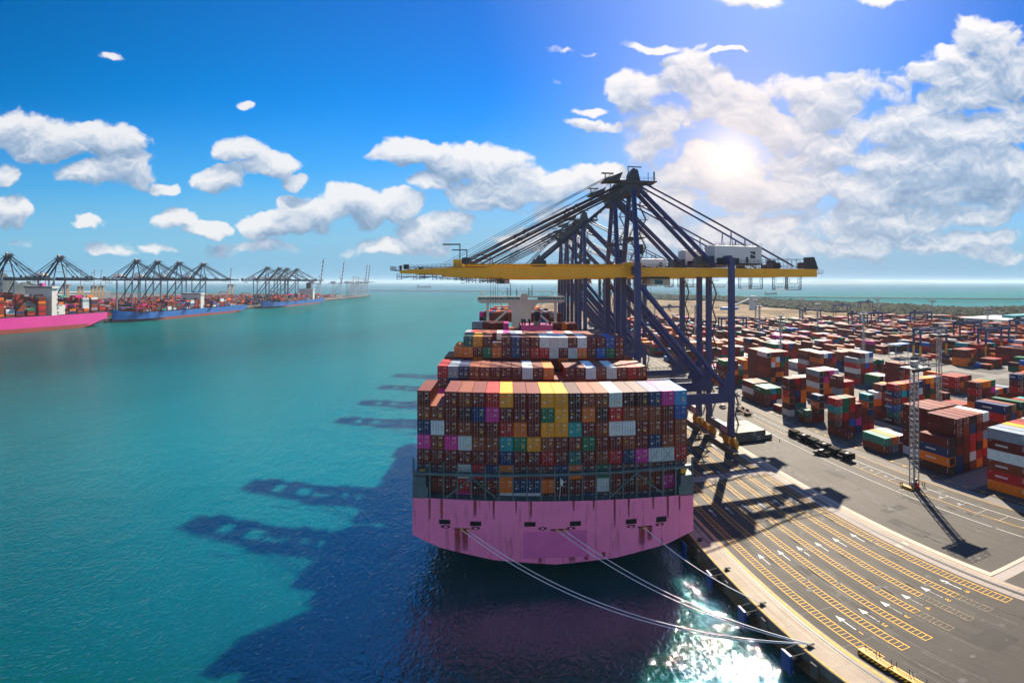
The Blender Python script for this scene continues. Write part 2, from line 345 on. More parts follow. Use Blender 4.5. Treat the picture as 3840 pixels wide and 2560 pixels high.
def sheet(name,rects,mat,z):
    b=MB()
    for r in rects:
        if len(r)==4 and not isinstance(r[0],tuple): x0,y0,x1,y1=r; b.add([(x0,y0,z),(x1,y0,z),(x1,y1,z),(x0,y1,z)],[(0,1,2,3)])
        else: b.add([(x,y,z) for x,y in r],[tuple(range(len(r)))])
    return struct(b.build(name,mat))
def slab(name,poly,mat,z0,z1):
    b=MB().prism([(x,y,z0) for x,y in poly],(0,0,z1-z0)); return struct(b.build(name,mat))
# the right-hand terminal: one deck with its quay wall, land behind
LAND=[(36.5,-260),(36.5,1330),(120,1480),(300,1640),(420,2480),(600,2360),(760,1800),(752,1460),(778,1210),(782,1100),(812,1010),(822,870),(830,800),(1010,790),(1010,-260)]
slab('ground',LAND,[M_SAND],-9,-.012)
sheet('apron_pavement',[(41.0,-250,69.25,760)],M_APRON,0.0)
sheet('quay_coping',[(36.5,-250,41.0,760)],M_QUAY,0.0)
sheet('rail_strip',[(69.25,-250,72.6,780)],M_CONC,.001)
sheet('cream_strip',[(72.72,65.0,73.8,780)],M_CREAM,.002); sheet('drain_seam',[(72.6,64.7,72.72,780)],M_RAIL,-.002)
sheet('quay_road',[(73.8,66.0,101.0,780)],M_ASPH,0.0)
sheet('near_yard_pavement',[(72.6,-250,101.0,62.1)],M_ASPH,0.0)
sheet('branch_strip',[(72.6,62.1,101,64.65)],M_CONC,0.0); sheet('branch_cream_strip',[(73.8,64.9,101,66.0)],M_CREAM,.0); sheet('branch_seam',[(72.72,64.65,101,64.9)],M_RAIL,-.002)
sheet('cross_strip',[(41.0,142.6,69.25,147.0)],M_CONC,.004); sheet('cross_joint',[(41.0,144.9,69.25,145.0)],M_RAIL,.008)
sheet('yard_pavement',[[(104.2,-250),(104.2,790),(200,745),(270,700),(325,648),(420,640),(510,630),(545,578),(600,420),(600,-250)]],M_YARD,0.0)
sheet('yard_edge_strip',[(101.0,-250,104.2,780)],M_YSTRIP,.002)
# the big concrete yard lanes
sheet('yard_lane',[(125.6,-100,133.4,690),(152.4,-100,167.0,690),(185.6,-100,193.6,690),(212,-100,227,660),(245.4,-100,253,640),(270.5,-100,285,640)],M_YSTRIP,.004)
sheet('yard_cross_lane',[(104.3,100.2,300,110.6),(104.3,211,420,221.4),(104.3,251,420,268),(104.3,312,480,332)],M_YSTRIP,.008)
Z1=.012
ev=[];ew=[]
BANDS=[(42.45,43.9),(46.6,48.0),(50.65,52.0),(54.8,56.1),(58.9,60.2),(62.9,64.25),(67.0,68.7)]
for i,(a,b_) in enumerate(BANDS):
    for seg0,seg1 in ((56.8,142.6),(147.0,205),(205,430)):
        far=seg0>150; t=.14 if not far else .17
        worn0=seg0<60 and i in (3,4,5)
        tgt=ev; r0=seg0
        if worn0: r0=64+ (i==4)*4; 
        for (p0,p1,lst) in ((seg0,r0,ew),(r0,seg1,ev)):
            if p1<=p0: continue
            lst.append((a,p0,a+t,p1)); lst.append((b_-t,p0,b_,p1))
            n=int((p1-p0)/1.02)
            for k in range(n+1): y=p0+k*1.02; lst.append((a+t,y,b_-t,y+t))
sheet('lane_hatching',ev,M_YEL,Z1); sheet('worn_lane_hatching',ew,M_YELW,Z1)
aw=[];aw2=[]
for i,x in enumerate((45.25,49.3,53.4,57.5,61.6,65.8)):
    for k in range(13):
        y=70.4+26.6*k; lst=aw2 if (k==0 and i in (1,2,3,4)) else aw
        aw.append([(x,y),(x-.48,y-2.0),(x+.48,y-2.0)]); lst.append((x-.09,y-5.3,x+.09,y-2.0))
sheet('lane_arrows',aw,M_WHT,Z1); sheet('worn_arrow_tails',aw2,M_WHTW,Z1)
def digits(name,txt,x,y,size,mat,sx=-1):
    c=bpy.data.curves.new(name,'FONT'); c.body=txt; c.size=size; c.align_x='CENTER'
    o=bpy.data.objects.new(name,c); COL.objects.link(o); dg=bpy.context.evaluated_depsgraph_get()
    me=bpy.data.meshes.new_from_object(o.evaluated_get(dg)); bpy.data.objects.remove(o)
    me.materials.clear(); me.materials.append(mat)
    o=bpy.data.objects.new(name,me); COL.objects.link(o); o.location=(x,y,Z1+.004); o.scale=(sx,1,1); struct(o); return o
for i,(x,t) in enumerate(zip((45.25,49.3,53.4,57.5,61.6,65.8),'123456')): digits('lane_number',t,x,63.4,1.5,M_YEL)
for (x,y,t) in ((95.4,136.2,'4'),(95.4,129.3,'6'),(95.4,122.6,'5'),(95.4,101.2,'6'),(95.4,94.8,'6')): digits('bay_number',t,x,y,1.6,M_WHT)
wl=[(90.05,-100,90.2,700),(97.15,-100,97.32,700)]
for k in range(26): y=139.5-6.45*k; wl.append((94.0,y,97.1,y+.12))
for k in range(60): wl.append((92.8,150+6*k,92.93,153+6*k)) if k<1 else None
sheet('road_lines',wl,M_WHT,Z1)
sheet('road_yellow_lines',[(93.8,-100,93.95,700),(100.7,-100,100.85,700),(72.05,-150,72.17,700),(105.6,-100,105.72,700),(40.45,-200,40.75,700)],M_YEL,Z1)
sheet('yard_ticks',[(104.9,60+6.1*k,106.2,60.14+6.1*k) for k in range(60)]+[(105.1,59.4+6.1*k,105.5,60.9+6.1*k) for k in range(60)],M_YEL,Z1+.004)
sheet('quay_edge_line',[(36.55,-200,36.75,700)],M_YEL,Z1)
def disc(x,y,r,n=20): return [(x+r*cos(2*pi*k/n),y+r*sin(2*pi*k/n)) for k in range(n)]
sheet('manhole_covers',[disc(91.9,175.5,.75),disc(91.8,112.1,.75),disc(91.7,232,.75)],M_YSTRIP,Z1)
sheet('cover_plates',[(69.4,85.0,70.3,87.0),(71.2,85.2,72.2,87.2),(69.4,112,70.3,114),(71.2,112.2,72.2,114.2)],M_CREAM,Z1)
M_SKID=worn('tyre_mark',(.035,.033,.032),.6,.8)
arc=[]
for k in range(26):
    a0=-.5+k*.09; a1=a0+.09
    arc.append([(83.5+5.5*cos(a0),139+8*sin(a0)),(83.65+5.5*cos(a0),139+8*sin(a0)),(83.65+5.5*cos(a1),139+8*sin(a1)),(83.5+5.5*cos(a1),139+8*sin(a1))])
for s_ in range(150):
    x=rnd.choice([44.4,46.1,48.5,50.1,52.6,54.3,56.6,58.4,60.8,62.5,64.9,66.6])+rnd.uniform(-.3,.3); y=rnd.uniform(40,200); L=rnd.uniform(8,30); d=rnd.uniform(-.4,.4)
    arc.append([(x,y),(x+.16,y),(x+.16+d,y+L),(x+d,y+L)])
for s_ in range(70):
    x=rnd.uniform(75,99); y=rnd.uniform(66,180); L=rnd.uniform(8,26); d=rnd.uniform(-2,2); arc.append([(x,y),(x+.2,y),(x+.2+d,y+L),(x+d,y+L)])
sheet('tyre_marks',arc,M_SKID,Z1-.004)
sheet('oil_stain',[disc(rnd.uniform(43,68),rnd.uniform(45,140),rnd.uniform(.2,.7),9) for _ in range(46)]+[disc(rnd.uniform(75,99),rnd.uniform(67,170),rnd.uniform(.2,.8),9) for _ in range(34)]+[disc(98.3,104.6,1.1,9),disc(96.9,102.6,.8,7)],M_SKID,Z1+.002)
sheet('quay_hatch_frame',[(37.1,70.6,37.18,79.0),(38.12,70.6,38.2,79.0),(37.1,70.6,38.2,70.68),(37.1,78.92,38.2,79.0)],M_RAIL,Z1)
# crane rails: grooves with steel heads
for nm,x in (('crane_rail',39.85),('crane_rail',70.75)):
    b=MB(); b.box(x-.32,-250,.003,x-.12,770,.02); b.box(x+.12,-250,.003,x+.32,770,.02); b.box(x-.07,-250,.01,x+.07,770,.06,1)
    struct(b.build(nm,[M_RAIL,M_SHINE]))
b=MB(); b.box(38.48,-250,.003,38.56,770,.02); b.box(38.72,-250,.003,38.80,770,.02); struct(b.build('cable_slot',M_RAIL))
# quay wall beams seen from the water
M_QW=paint('quay_wall',(.20,.17,.14),.85,0,.4,.3,.4)
b=MB(); b.box(36.38,-250,-1.9,36.5,770,-.05)
for k in range(52): b.box(35.9,-140+14.3*k,-3.2,36.4,-138.6+14.3*k,-.6)
struct(b.build('quay_wall_face',M_QW))

M_PATCH=ground_mat('asphalt_patch',(.040,.037,.035),(.055,.050,.046),.2,.75,0,.3,False)
sheet('asphalt_patch',[(x,y,x+w_,y+l_) for x,y,w_,l_ in ((55.0,48,4.6,5.2),(62,40,3,7),(44.2,101,2.2,9),(60.4,112,2.3,6),(79,101,6,3.2),(84,128,3.2,9),(76,86,2.6,12),(88,92,1.5,16),(48.3,84,2.2,5),(66.2,88,.7,20))],M_PATCH,.006)
sheet('pavement_joint',[(73.8,y,101,y+.05) for y in range(72,190,9)]+[(41,y,69.25,y+.05) for y in range(40,140,11)]+[(69.25,y,72.6,y+.05) for y in range(40,200,6)]+[(36.5,y,41,y+.05) for y in range(30,120,7)],M_RAIL,.0075)
# ---------------------------------------------------------------- containers
PAL={'m':((.145,.011,.007),'maroon'),'k':((.052,.005,.008),'dark maroon'),'b':((.235,.042,.012),'rust brown'),'o':((.78,.17,.004),'orange'),
'y':((.88,.33,.004),'amber yellow'),'n':((.006,.030,.125),'navy'),'B':((.008,.09,.38),'blue'),'l':((.04,.30,.62),'light blue'),'w':((.66,.72,.74),'white'),
'p':((.62,.025,.29),'magenta'),'g':((.006,.13,.055),'green'),'t':((.010,.33,.34),'turquoise'),'G':((.006,.11,.10),'dark teal'),'e':((.05,.30,.20),'sea green'),
'r':((.46,.008,.010),'red'),'s':((.24,.29,.34),'grey'),'u':((.40,.23,.02),'mustard')}
RANDCOL='mmmmmmmmmmmmmmmmbbbbbbbbbkkkooorrrrrrrnnBBswpggtG'
def cont_mat(name,attr):
    m,nt,b=nodes(name); tc=N(nt,'ShaderNodeTexCoord'); ob=tc.outputs['Object']
    if attr: a=N(nt,'ShaderNodeAttribute',attribute_name='col'); c=a.outputs['Color']; rn=None
    else:
        a=N(nt,'ShaderNodeObjectInfo'); c=a.outputs['Color']
        off=N(nt,'ShaderNodeVectorMath',operation='ADD'); nt.links.new(ob,off.inputs[0])
        sc=N(nt,'ShaderNodeVectorMath',operation='SCALE'); nt.links.new(a.outputs['Location'],sc.inputs[0]); sc.inputs['Scale'].default_value=1.37; nt.links.new(sc.outputs[0],off.inputs[1]); ob=off.outputs[0]
    n1=noise(nt,ob,.7,5,.65); n2=noise(nt,mapping(nt,ob,(2.2,2.2,.18)),1.1,5,.65)
    fade=mixc(nt,ramp(nt,n1,[(.3,(0,0,0)),(.7,(1,1,1))]),mixc(nt,1.0,c,(.78,.76,.74),'MULTIPLY'),mixc(nt,.015,c,(.6,.5,.45)))
    rust=mixc(nt,ramp(nt,n2,[(.62,(0,0,0)),(.74,(.55,.55,.55))]),fade,(.10,.032,.014))
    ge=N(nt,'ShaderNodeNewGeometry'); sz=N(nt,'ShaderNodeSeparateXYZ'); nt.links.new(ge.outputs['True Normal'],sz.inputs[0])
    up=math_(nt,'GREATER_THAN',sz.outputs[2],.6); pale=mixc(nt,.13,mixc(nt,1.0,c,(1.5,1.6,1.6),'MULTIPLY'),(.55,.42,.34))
    rust=mixc(nt,math_(nt,'MULTIPLY',up,ramp(nt,n1,[(.25,(.65,.65,.65)),(.75,(1,1,1))])),rust,pale)     # upward faces paled: sunlit sheen painted into the roof colour
    nt.links.new(rust,b.inputs['Base Color']); b.inputs['Roughness'].default_value=.55; b.inputs['Specular IOR Level'].default_value=.2 if attr else .3
    if attr:
        sx_=N(nt,'ShaderNodeSeparateXYZ'); nt.links.new(tc.outputs['Object'],sx_.inputs[0])
        s=math_(nt,'SINE',math_(nt,'MULTIPLY',math_(nt,'ADD',sx_.outputs[0],sx_.outputs[1]),22.4)); bump(nt,b,s,.5,.035)
    return m
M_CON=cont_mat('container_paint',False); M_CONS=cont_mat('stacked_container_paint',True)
M_BAR=paint('galvanised_bar',(.30,.30,.30),.5,.3,.2,2); M_GASK=paint('door_gasket',(.02,.018,.018),.8)
M_MARKW=paint('white_lettering',(.75,.75,.74),.6,0,.1); M_MARKK=paint('dark_lettering',(.03,.035,.06),.6,0,.1); M_PLAC=paint('yellow_placard',(.80,.46,.02),.55,0,.15); M_REDL=paint('red_lettering',(.55,.02,.03),.6)
CW=2.438
def body_mesh(L,h):
    b=MB(); x=CW/2; y=L/2
    for sx_ in (-1,1):
        for sy in (-1,1): b.cbox(sx_*(x-.08),sy*(y-.08),h/2,.16,.16,h)
    for z in (.08,h-.05):
        for sx_ in (-1,1): b.cbox(sx_*(x-.04),0,z,.08,L-.32,.16 if z<1 else .1)
        for sy in (-1,1): b.cbox(0,sy*(y-.04),z,CW-.32,.08,.16 if z<1 else .1)
    # corrugated sides
    n=int((L-.32)/.278); p=(L-.32)/n; z0,z1=.16,h-.1
    for sx_ in (-1,1):
        prof=[]
        for k in range(n):
            a=-y+.16+k*p
            prof+=[(x-.015,a),(x-.015,a+p*.25),(x-.05,a+p*.5),(x-.05,a+p*.75)]
        prof.append((x-.015,y-.16)); m=len(prof)
        b.add([(sx_*q,a,z0) for q,a in prof]+[(sx_*q,a,z1) for q,a in prof],[(k,k+1,m+k+1,m+k) for k in range(m-1)])
    # corrugated front end (+Y)
    n2=9; p2=(CW-.32)/n2; prof=[]
    for k in range(n2):
        a=-x+.16+k*p2; prof+=[(y-.015,a),(y-.015,a+p2*.25),(y-.06,a+p2*.5),(y-.06,a+p2*.75)]
    prof.append((y-.015,x-.16)); m=len(prof)
    b.add([(a,q,z0) for q,a in prof]+[(a,q,z1) for q,a in prof],[(k,k+1,m+k+1,m+k) for k in range(m-1)])
    # ribbed roof
    n3=int(L/.42); p3=(L-.1)/n3; prof=[]
    for k in range(n3):
        a=-y+.05+k*p3; prof+=[(h-.02,a),(h-.02,a+p3*.4),(h-.04,a+p3*.55),(h-.04,a+p3*.85)]
    prof.append((h-.02,y-.05)); m=len(prof)
    b.add([(-x+.06,a,q) for q,a in prof]+[(x-.06,a,q) for q,a in prof],[(k,k+1,m+k+1,m+k) for k in range(m-1)])
    b.box(-x+.1,-y+.1,.05,x-.1,y-.1,.12)
    b.box(-x+.16,-y+.12,.16,x-.16,-y+.16,h-.1,1)
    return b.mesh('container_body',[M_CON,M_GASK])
def door_mesh(h):
    b=MB(); w=(CW-.36)/2; b.box(0,-.03,.18,w,.02,h-.12)
    for k in range(5):
        z=.38+k*(h-.75)/4.6; b.box(.06,-.055,z,w-.06,-.03,z+.22)
    return b.mesh('container_door',[M_CON])
def bar_mesh(h):
    b=MB(); b.tube((0,-.09,.14),(0,-.09,h-.08),.024,6)
    for z in (.2,h*.33,h*.6,h-.18): b.cbox(0,-.075,z,.13,.06,.1)
    b.cbox(.16,-.1,h*.42,.34,.03,.05); return b.mesh('locking_bar',[M_BAR])
def marks_mesh(v,L,h):   # lettering blocks on the door end
    r=random.Random(v); b=MB(); y=-L/2-.035; out=[]
    for (xa,xb,zt,n,ch) in ((.3,.95,h-.42,2,.10),(-.95,-.45,h-.5,1,.10),(.25,.7,h*.52,r.choice((2,3)),.06)):
        for k in range(n):
            z=zt-k*(ch+.03); xx=xa
            while xx<xb-.05:
                wch=ch*.55
                b.box(xx,y-.012,z-ch,xx+wch,y,z)
                xx+=wch+.022
    if v%2: b.box(-.85,y-.03,h*.30,-.55,y-.02,h*.42)
    return [p.mesh('lettering',[M_MARKW]) for p in (b.pieces() or [b])]
def placard_mesh(v,L,h):
    r=random.Random(50+v); b=MB(); y=-L/2-.07
    for k in range(1):
        x=r.choice((-.75,.35,.6)); z=h*r.uniform(.22,.62)
        if (v+k)%3==0: b.prism([(x,y,z),(x+.34,y,z),(x+.17,y,z+.34)],(0,.02,0))
        else: b.box(x,y,z,x+.36,y+.02,z+r.choice((.2,.38)))
    return b.mesh('placard',[M_PLAC])
def sidemark_mesh(v,L,h):
    r=random.Random(90+v); b=MB(); x=-CW/2-.012
    for k in range(6): b.box(x-.01,-L/2+.55+.0*k,h-.5-.24*k,x,-L/2+.75,h-.32-.24*k)
    for k in range(7): b.box(x-.01,L/2-1.35+.1*k,h-.45,x,L/2-1.27+.1*k,h-.32)
    if v%3==1:
        xx=-L*.05
        for k in range(9):
            b.box(x-.01,xx,h*.42,x,xx+.33,h*.42+.52)
            xx+=.46
    return [p.mesh('lettering',[M_MARKW]) for p in (b.pieces() or [b])]
PROTO={}
def proto(L,h):
    k=(L,h)
    if k not in PROTO: PROTO[k]=(body_mesh(L,h),door_mesh(h),bar_mesh(h),[marks_mesh(v,L,h) for v in range(4)],[placard_mesh(v,L,h) for v in range(4)],[sidemark_mesh(v,L,h) for v in range(3)])
    return PROTO[k]
CONT=[]
def cont(x0,y0,z0,L,h,c,where=None,group=None,doors=True,sidemark=True):
    r=random.Random(int(x0*31+y0*17+z0*7)); base=PAL[c][0]; f=r.uniform(.86,1.12)
    col=tuple(max(0,min(1,q*f*r.uniform(.95,1.05))) for q in base)
    CONT.append(dict(x=x0,y=y0,z=z0,L=L,h=h,c=c,col=col,where=where,group=group,doors=doors,side=sidemark,seed=r.randint(0,999)))
ORD=['','first','second','third','fourth','fifth','sixth','seventh','eighth','ninth','tenth','eleventh','twelfth','thirteenth','fourteenth','fifteenth','sixteenth','seventeenth','eighteenth','nineteenth','twentieth']
SCX=8.9
def heel(x): return -.015*(x-SCX)
def ship_bay(Y,ztop,rows,name,tier=2.83,x0=-16.3,nbase=None,doors=True):
    """rows: list of 20-char strings, top tier first; '_' or ' ' is empty"""
    grp='containers stacked on the moored ship'
    for t,row in enumerate(rows):
        for i,c in enumerate(row):
            if c in '_ ': continue
            x=x0+2.52*i; z=ztop-tier*(t+1)+heel(x)
            w=f"{ORD[i+1]} from the left, {ORD[t+1]} tier down, {name}"
            cont(x,Y,z,12.19,tier-.035,c,w,grp,doors,False)
def rrow(n=20,seed=0,p=0): 
    r=random.Random(seed); return ''.join('_' if r.random()<p else r.choice(RANDCOL) for _ in range(n))
ship_bay(104.8,34.1,['m_mbmrymmyykbbwkknpl','bbmknpmmmgykokrbbbmB','nwmbmmrompyytmbwwmbm'.replace('p','y',1) if 0 else 'nwmbmmromyytmbwwmbmb','pbpwbbtgybmmgmmbmnbb','mmmmmmnmmrmGmbrnpwwr','kkmwrnommmnomgmmmmmm','_bmrkmonnokmmwmkbmp_','_mmpmkwwwkmmnkbmmmm_'],'the stern stack')
ship_bay(120.6,25.0,[rrow(seed=11),rrow(seed=12)],'low bay behind the stern stack')
ship_bay(136.1,34.2,['rsnbbmmmwmo_mmwbwbrb','mnkbmmbmmkmmmbmmkmbm',rrow(seed=21)],'second stack from the stern')
ship_bay(151.8,40.0,['__Gym_mnmmwwwmwmmBm_','_oomgomnmrrwmwomBgm_','bmmomkmmbmmmommbmmmb',rrow(seed=31)],'the tall third stack')
for k,Y in enumerate((168.2,183.5,198.8,212.6)): ship_bay(Y,31.3,[rrow(seed=40+k),rrow(seed=50+k)],f'hold row {k+4} behind the tall stack')
ship_bay(226.6,34.4,['srmbmwpsw'+'mbmmsr'+'bwmmb',rrow(seed=61)],'the stack before the magenta casing')
ship_bay(273.0,34.9,['ssmmmmp__'+'mmbmmm'+'mmomm',rrow(seed=71)],'the stack behind the magenta casing')
for k,Y in enumerate((288.6,304)): ship_bay(Y,29.5,[rrow(seed=80+k),rrow(seed=84+k)],f'the low row before the bridge')
ship_bay(350,35.7,['pmnbbbmmkmmpmmrnmsbm','kGbmgmkbmmrmmmmBmbmm'],'the stack past the bridge')
for k,(Y,z,c0,c1) in enumerate(((366,35.9,1,18),(382,35.0,1,19),(398,36.0,2,18),(414,36.6,3,17),(430,36.4,4,15))):
    ship_bay(Y,z,['_'*c0+rrow(c1-c0,seed=90+k,p=.06)+'_'*(20-c1),'_'*c0+rrow(c1-c0,seed=95+k)+'_'*(20-c1)],f'the row {ORD[k+2]} past the bridge')
# ---- yard stacks beside the quay road
BLK={'A':108.0,'B':134.4,'C':168.0,'D':194.6,'E':228.0,'F':262.0}
USED={k:[] for k in BLK}
def stack(blk,Y,L,cols,name,h=2.72,c0=0,pitch=2.7):
    USED[blk].append((Y-.3,Y+L+.3)); grp='containers stacked in the yard'
    for i,s in enumerate(cols):
        if not s: continue
        dy=0; LL=L
        if isinstance(s,tuple): s,dy,LL=s
        n=len(s)
        for t,c in enumerate(s):
            lvl=n-t
            w=f"{ORD[lvl]} tier up, {ORD[i+1+c0]} row inland, {name}"
            cont(BLK[blk]+pitch*(i+c0),Y+dy,.15+h*(lvl-1),LL,h-.03,c,w,grp,(int(Y)+i)%3!=0)
stack('A',72.0,12.19,['brmomk','mmbobm','rmmkom','mbmomr'],'the stack past the grey-roofed one',2.83)
stack('A',85.5,12.19,['smwbro','smbomm','ymmmkm','rmbmom','mrmmbk','wmmbmo'],'the grey-roofed end stack',2.83)
stack('A',111.5,12.19,['mnok','mmkmnn','mbmmmk','mnrrwb','bmrkro','wmsorm'],'the stack beside the near mast',2.72)
stack('A',125.6,12.19,['','','mmkmmw','mmbrmm','bmmmkm','mrmbmm'],'the stack behind the near mast',2.72)
stack('A',139.5,12.19,['eb','os','wm',('r',0,12.19),('b',5,6.06)],'the low stack topped sea green',2.62)
stack('A',160.5,12.19,[('m',0,6.06),'','','','',''],'foot of the red-and-turquoise stack',2.6)
stack('A',166.9,6.06,['rtbkm','ggrmm','brmBm','mmpn','mmr','tonmr'],'the red-and-turquoise stack',2.68)
stack('A',187.9,6.06,['gm','m','nobm','','_'.replace('_',''),''],'the navy-and-green topped stack',2.62)
stack('A',201.8,6.06,['mmrokw','rmnkGG','mmooGt'],'the tall stack on a white base',2.6)
stack('A',210.0,6.06,['m'],'past the white-based stack',2.6)
stack('A',223.1,12.19,['gmm','trn','gmw'],'the low green-roofed stack',2.62)
stack('A',236.6,12.19,['mwm','bmb','mbb'],'the stack past the green roofs',2.75)
stack('A',278.0,12.19,['bmo','gmmwb','rkmbw','mbomm','sgmg','ooboo'],'behind the near crane leg',2.6)
stack('A',292,12.19,['wto','prm','mrm','mbb'],'pink-sided stack behind the crane',2.75)
stack('A',340,12.19,['mbob','mgbp','ygbmrg','wpmmrg','mrpgob','bmpo'],'stack under the crane braces',2.75)
stack('A',354,12.19,['bbmm','mmgb','bmbm','mgbm'],'far stack under the crane braces',2.75)
stack('B',118.4,13.72,['','','nrmbm','bnmkm','','goomb'],'the long navy-and-green stack',2.85)
stack('B',167.2,6.06,['rnbBGk','otrgob','rnbmom','mbmkbm','nwrnbm'],'the navy-banded tower stack',2.62)
stack('B',179.3,6.06,['wobm','mbmkm','ymmob'],'the white-and-yellow topped stack',2.72)
stack('B',193,6.06,['bm','mb','nn'],'the low gap stack',2.6)
stack('B',206,6.06,['mmsbm','romm','rbmb'],'the one-grey-band stack',2.75)
stack('B',222.4,12.19,['sbwom','mpoom','pbmom','wmbmb'],'the grey-topped yard stack',2.75)
stack('B',236,12.19,['wbm','wmb','bmm'],'the white low stack',2.75)
stack('B',276.4,12.19,['wmmbmG','mowmmo','mwomok','mngmok','rgbbbm'],'the big maroon block',2.75)
stack('B',289,12.19,['mmmmmm','mmbmmm','smmrmm','mmbmmm'],'rear of the big maroon block',2.75)
stack('C',118,12.19,['','mbm','pmb','mmr','','tgm'],'pink-roofed row by picture edge',2.75)
stack('C',132,12.19,['gom','mrb','rmm','tbm'],'green-sided row by picture edge',2.75)
stack('C',157,6.06,['mrmoG','omkbm','ommmk','gpmbm'],'the orange-shouldered stack',2.75)
stack('C',167,12.19,['m','r','b'],'the single-layer pink-roofed row',2.8)
stack('C',181,6.06,['','','mb'],'the small maroon pair',2.7)
stack('C',194.2,6.06,['mnsb','bmmo','onmg','yogo','smbo','mbmo'],'four-high stack by second mast',2.6)
stack('C',205.3,12.19,['mmmmmm','bmrmmm'],'the plain maroon container wall',2.72)
stack('C',222,12.19,['gGn','wlm','mmm'],'the dark green low stack',2.75)
stack('C',248.5,12.19,['','','srwmr','msbrmm','wwBrbu','Bwrrmm'],'the grey-and-red block',2.75)
stack('C',277.1,12.19,['mobmr','wmmbo','Bmbmp','mrbmm'],'the stack banded with orange',2.75)
stack('C',291,12.19,['bmwrm','wmbmm','smmom'],'stack behind the orange band',2.75)
stack('D',157,6.06,['nmrmo','bmmmb','mbmto','oomgm','mbmkm'],'far navy-topped stack',2.75)
stack('D',171,12.19,['sm','om','nb','sm'],'far grey-roofed pair',2.7)
stack('D',196,12.19,['rrm','mob','rmb','mpm'],'red row behind second mast',2.75)
stack('D',211,12.19,['mo','omk','rm'],'row before the gantry crane',2.75)
stack('F',256,12.19,['mmoo','bmob','mogm','rmmb'],'orange-sided stack under the gantry',2.7)
def fill(X,ya,yb,seed,ncol=6,dens=.8,hmax=5,blk=None,pitch=2.72,group=None):
    r=random.Random(seed); y=ya
    used=USED.get(blk,[])
    while y+12.2<yb:
        if any(not(y+12.4<a or y>b) for a,b in used): y+=3; continue
        if r.random()<dens:
            base=r.randint(max(1,hmax-2),hmax); pc=r.choice(RANDCOL)
            for i in range(ncol):
                n=max(0,min(hmax,base+r.choice((-2,-1,0,0,0,1)))); two=r.random()<.3
                for t in range(n):
                    cc=r.choice(RANDCOL) if r.random()<.7 else pc
                    if two:
                        for q in (0,6.13): cont(X+pitch*i,y+q,.15+2.75*t,6.06,2.72,r.choice(RANDCOL),None,group)
                    else: cont(X+pitch*i,y,.15+2.75*t,12.19,2.72,cc,None,group)
        y+=12.9
def yedge(x):   # where the yard ends
    P=[(100,785),(200,745),(270,700),(325,648),(420,640),(510,625),(545,570),(600,430)]
    for (a,b),(c,d) in zip(P,P[1:]):
        if a<=x<=c: return b+(d-b)*(x-a)/(c-a)
    return 400
fill(108,373,770,1,blk='A'); fill(134.4,305,735,2,blk='B',hmax=5,dens=.95); fill(168,334,720,3,blk='C',dens=.95); fill(194.6,270,700,4,blk='D',dens=.95)
fill(228,345,680,5,blk='E',dens=.9,hmax=3); fill(228,170,245,51,blk='E',dens=.5,hmax=3); fill(262,270,318,60,blk='F',dens=.4,hmax=2); fill(262,345,655,6,blk='F',dens=.9,hmax=3); fill(262,200,252,61,blk='F',hmax=3,dens=.6)
for k,X in enumerate((290,324,351,385,412,446,473,507)): fill(X,max(210,230+k*6),yedge(X+17)-6,100+k,dens=.97,hmax=4)
# ---------------------------------------------------------------- container ships
M_PINK=paint('magenta_hull',(.96,.225,.45),.42,0,.08,.12,.66,rustcol=(.30,.035,.03))
M_PINKS=paint('magenta_casing',(.62,.07,.30),.5,0,.12,.3); M_RED=paint('antifouling_red',(.26,.035,.022),.6,0,.3,.2,.3)
M_GREYD=paint('deck_grey_green',(.085,.135,.15),.5,0,.25,.4,.25); M_BLACK=paint('black_opening',(.004,.004,.005),.8); M_WHITES=paint('ship_white',(.66,.64,.60),.45,0,.08,.2,.12)
M_GLASS=paint('bridge_glass',(.05,.28,.30),.08,0,.1); M_FUN=paint('funnel_black',(.012,.012,.013),.5); M_STEEL=paint('grey_steel',(.22,.23,.24),.5,.3,.2,1.)
M_YEQ=paint('yellow_equipment',(.75,.40,.02),.5); M_ORB=paint('lifeboat_orange',(.75,.18,.02),.5); M_DARKM=paint('casing_louvre',(.20,.02,.14),.6); M_BLUEL=paint('casing_blue_door',(.10,.05,.32),.6)
M_BLUEH=paint('blue_hull',(.003,.115,.42),.4,0,.12,.1,.35); M_REDL2=paint('red_lashing',(.40,.04,.025),.55)
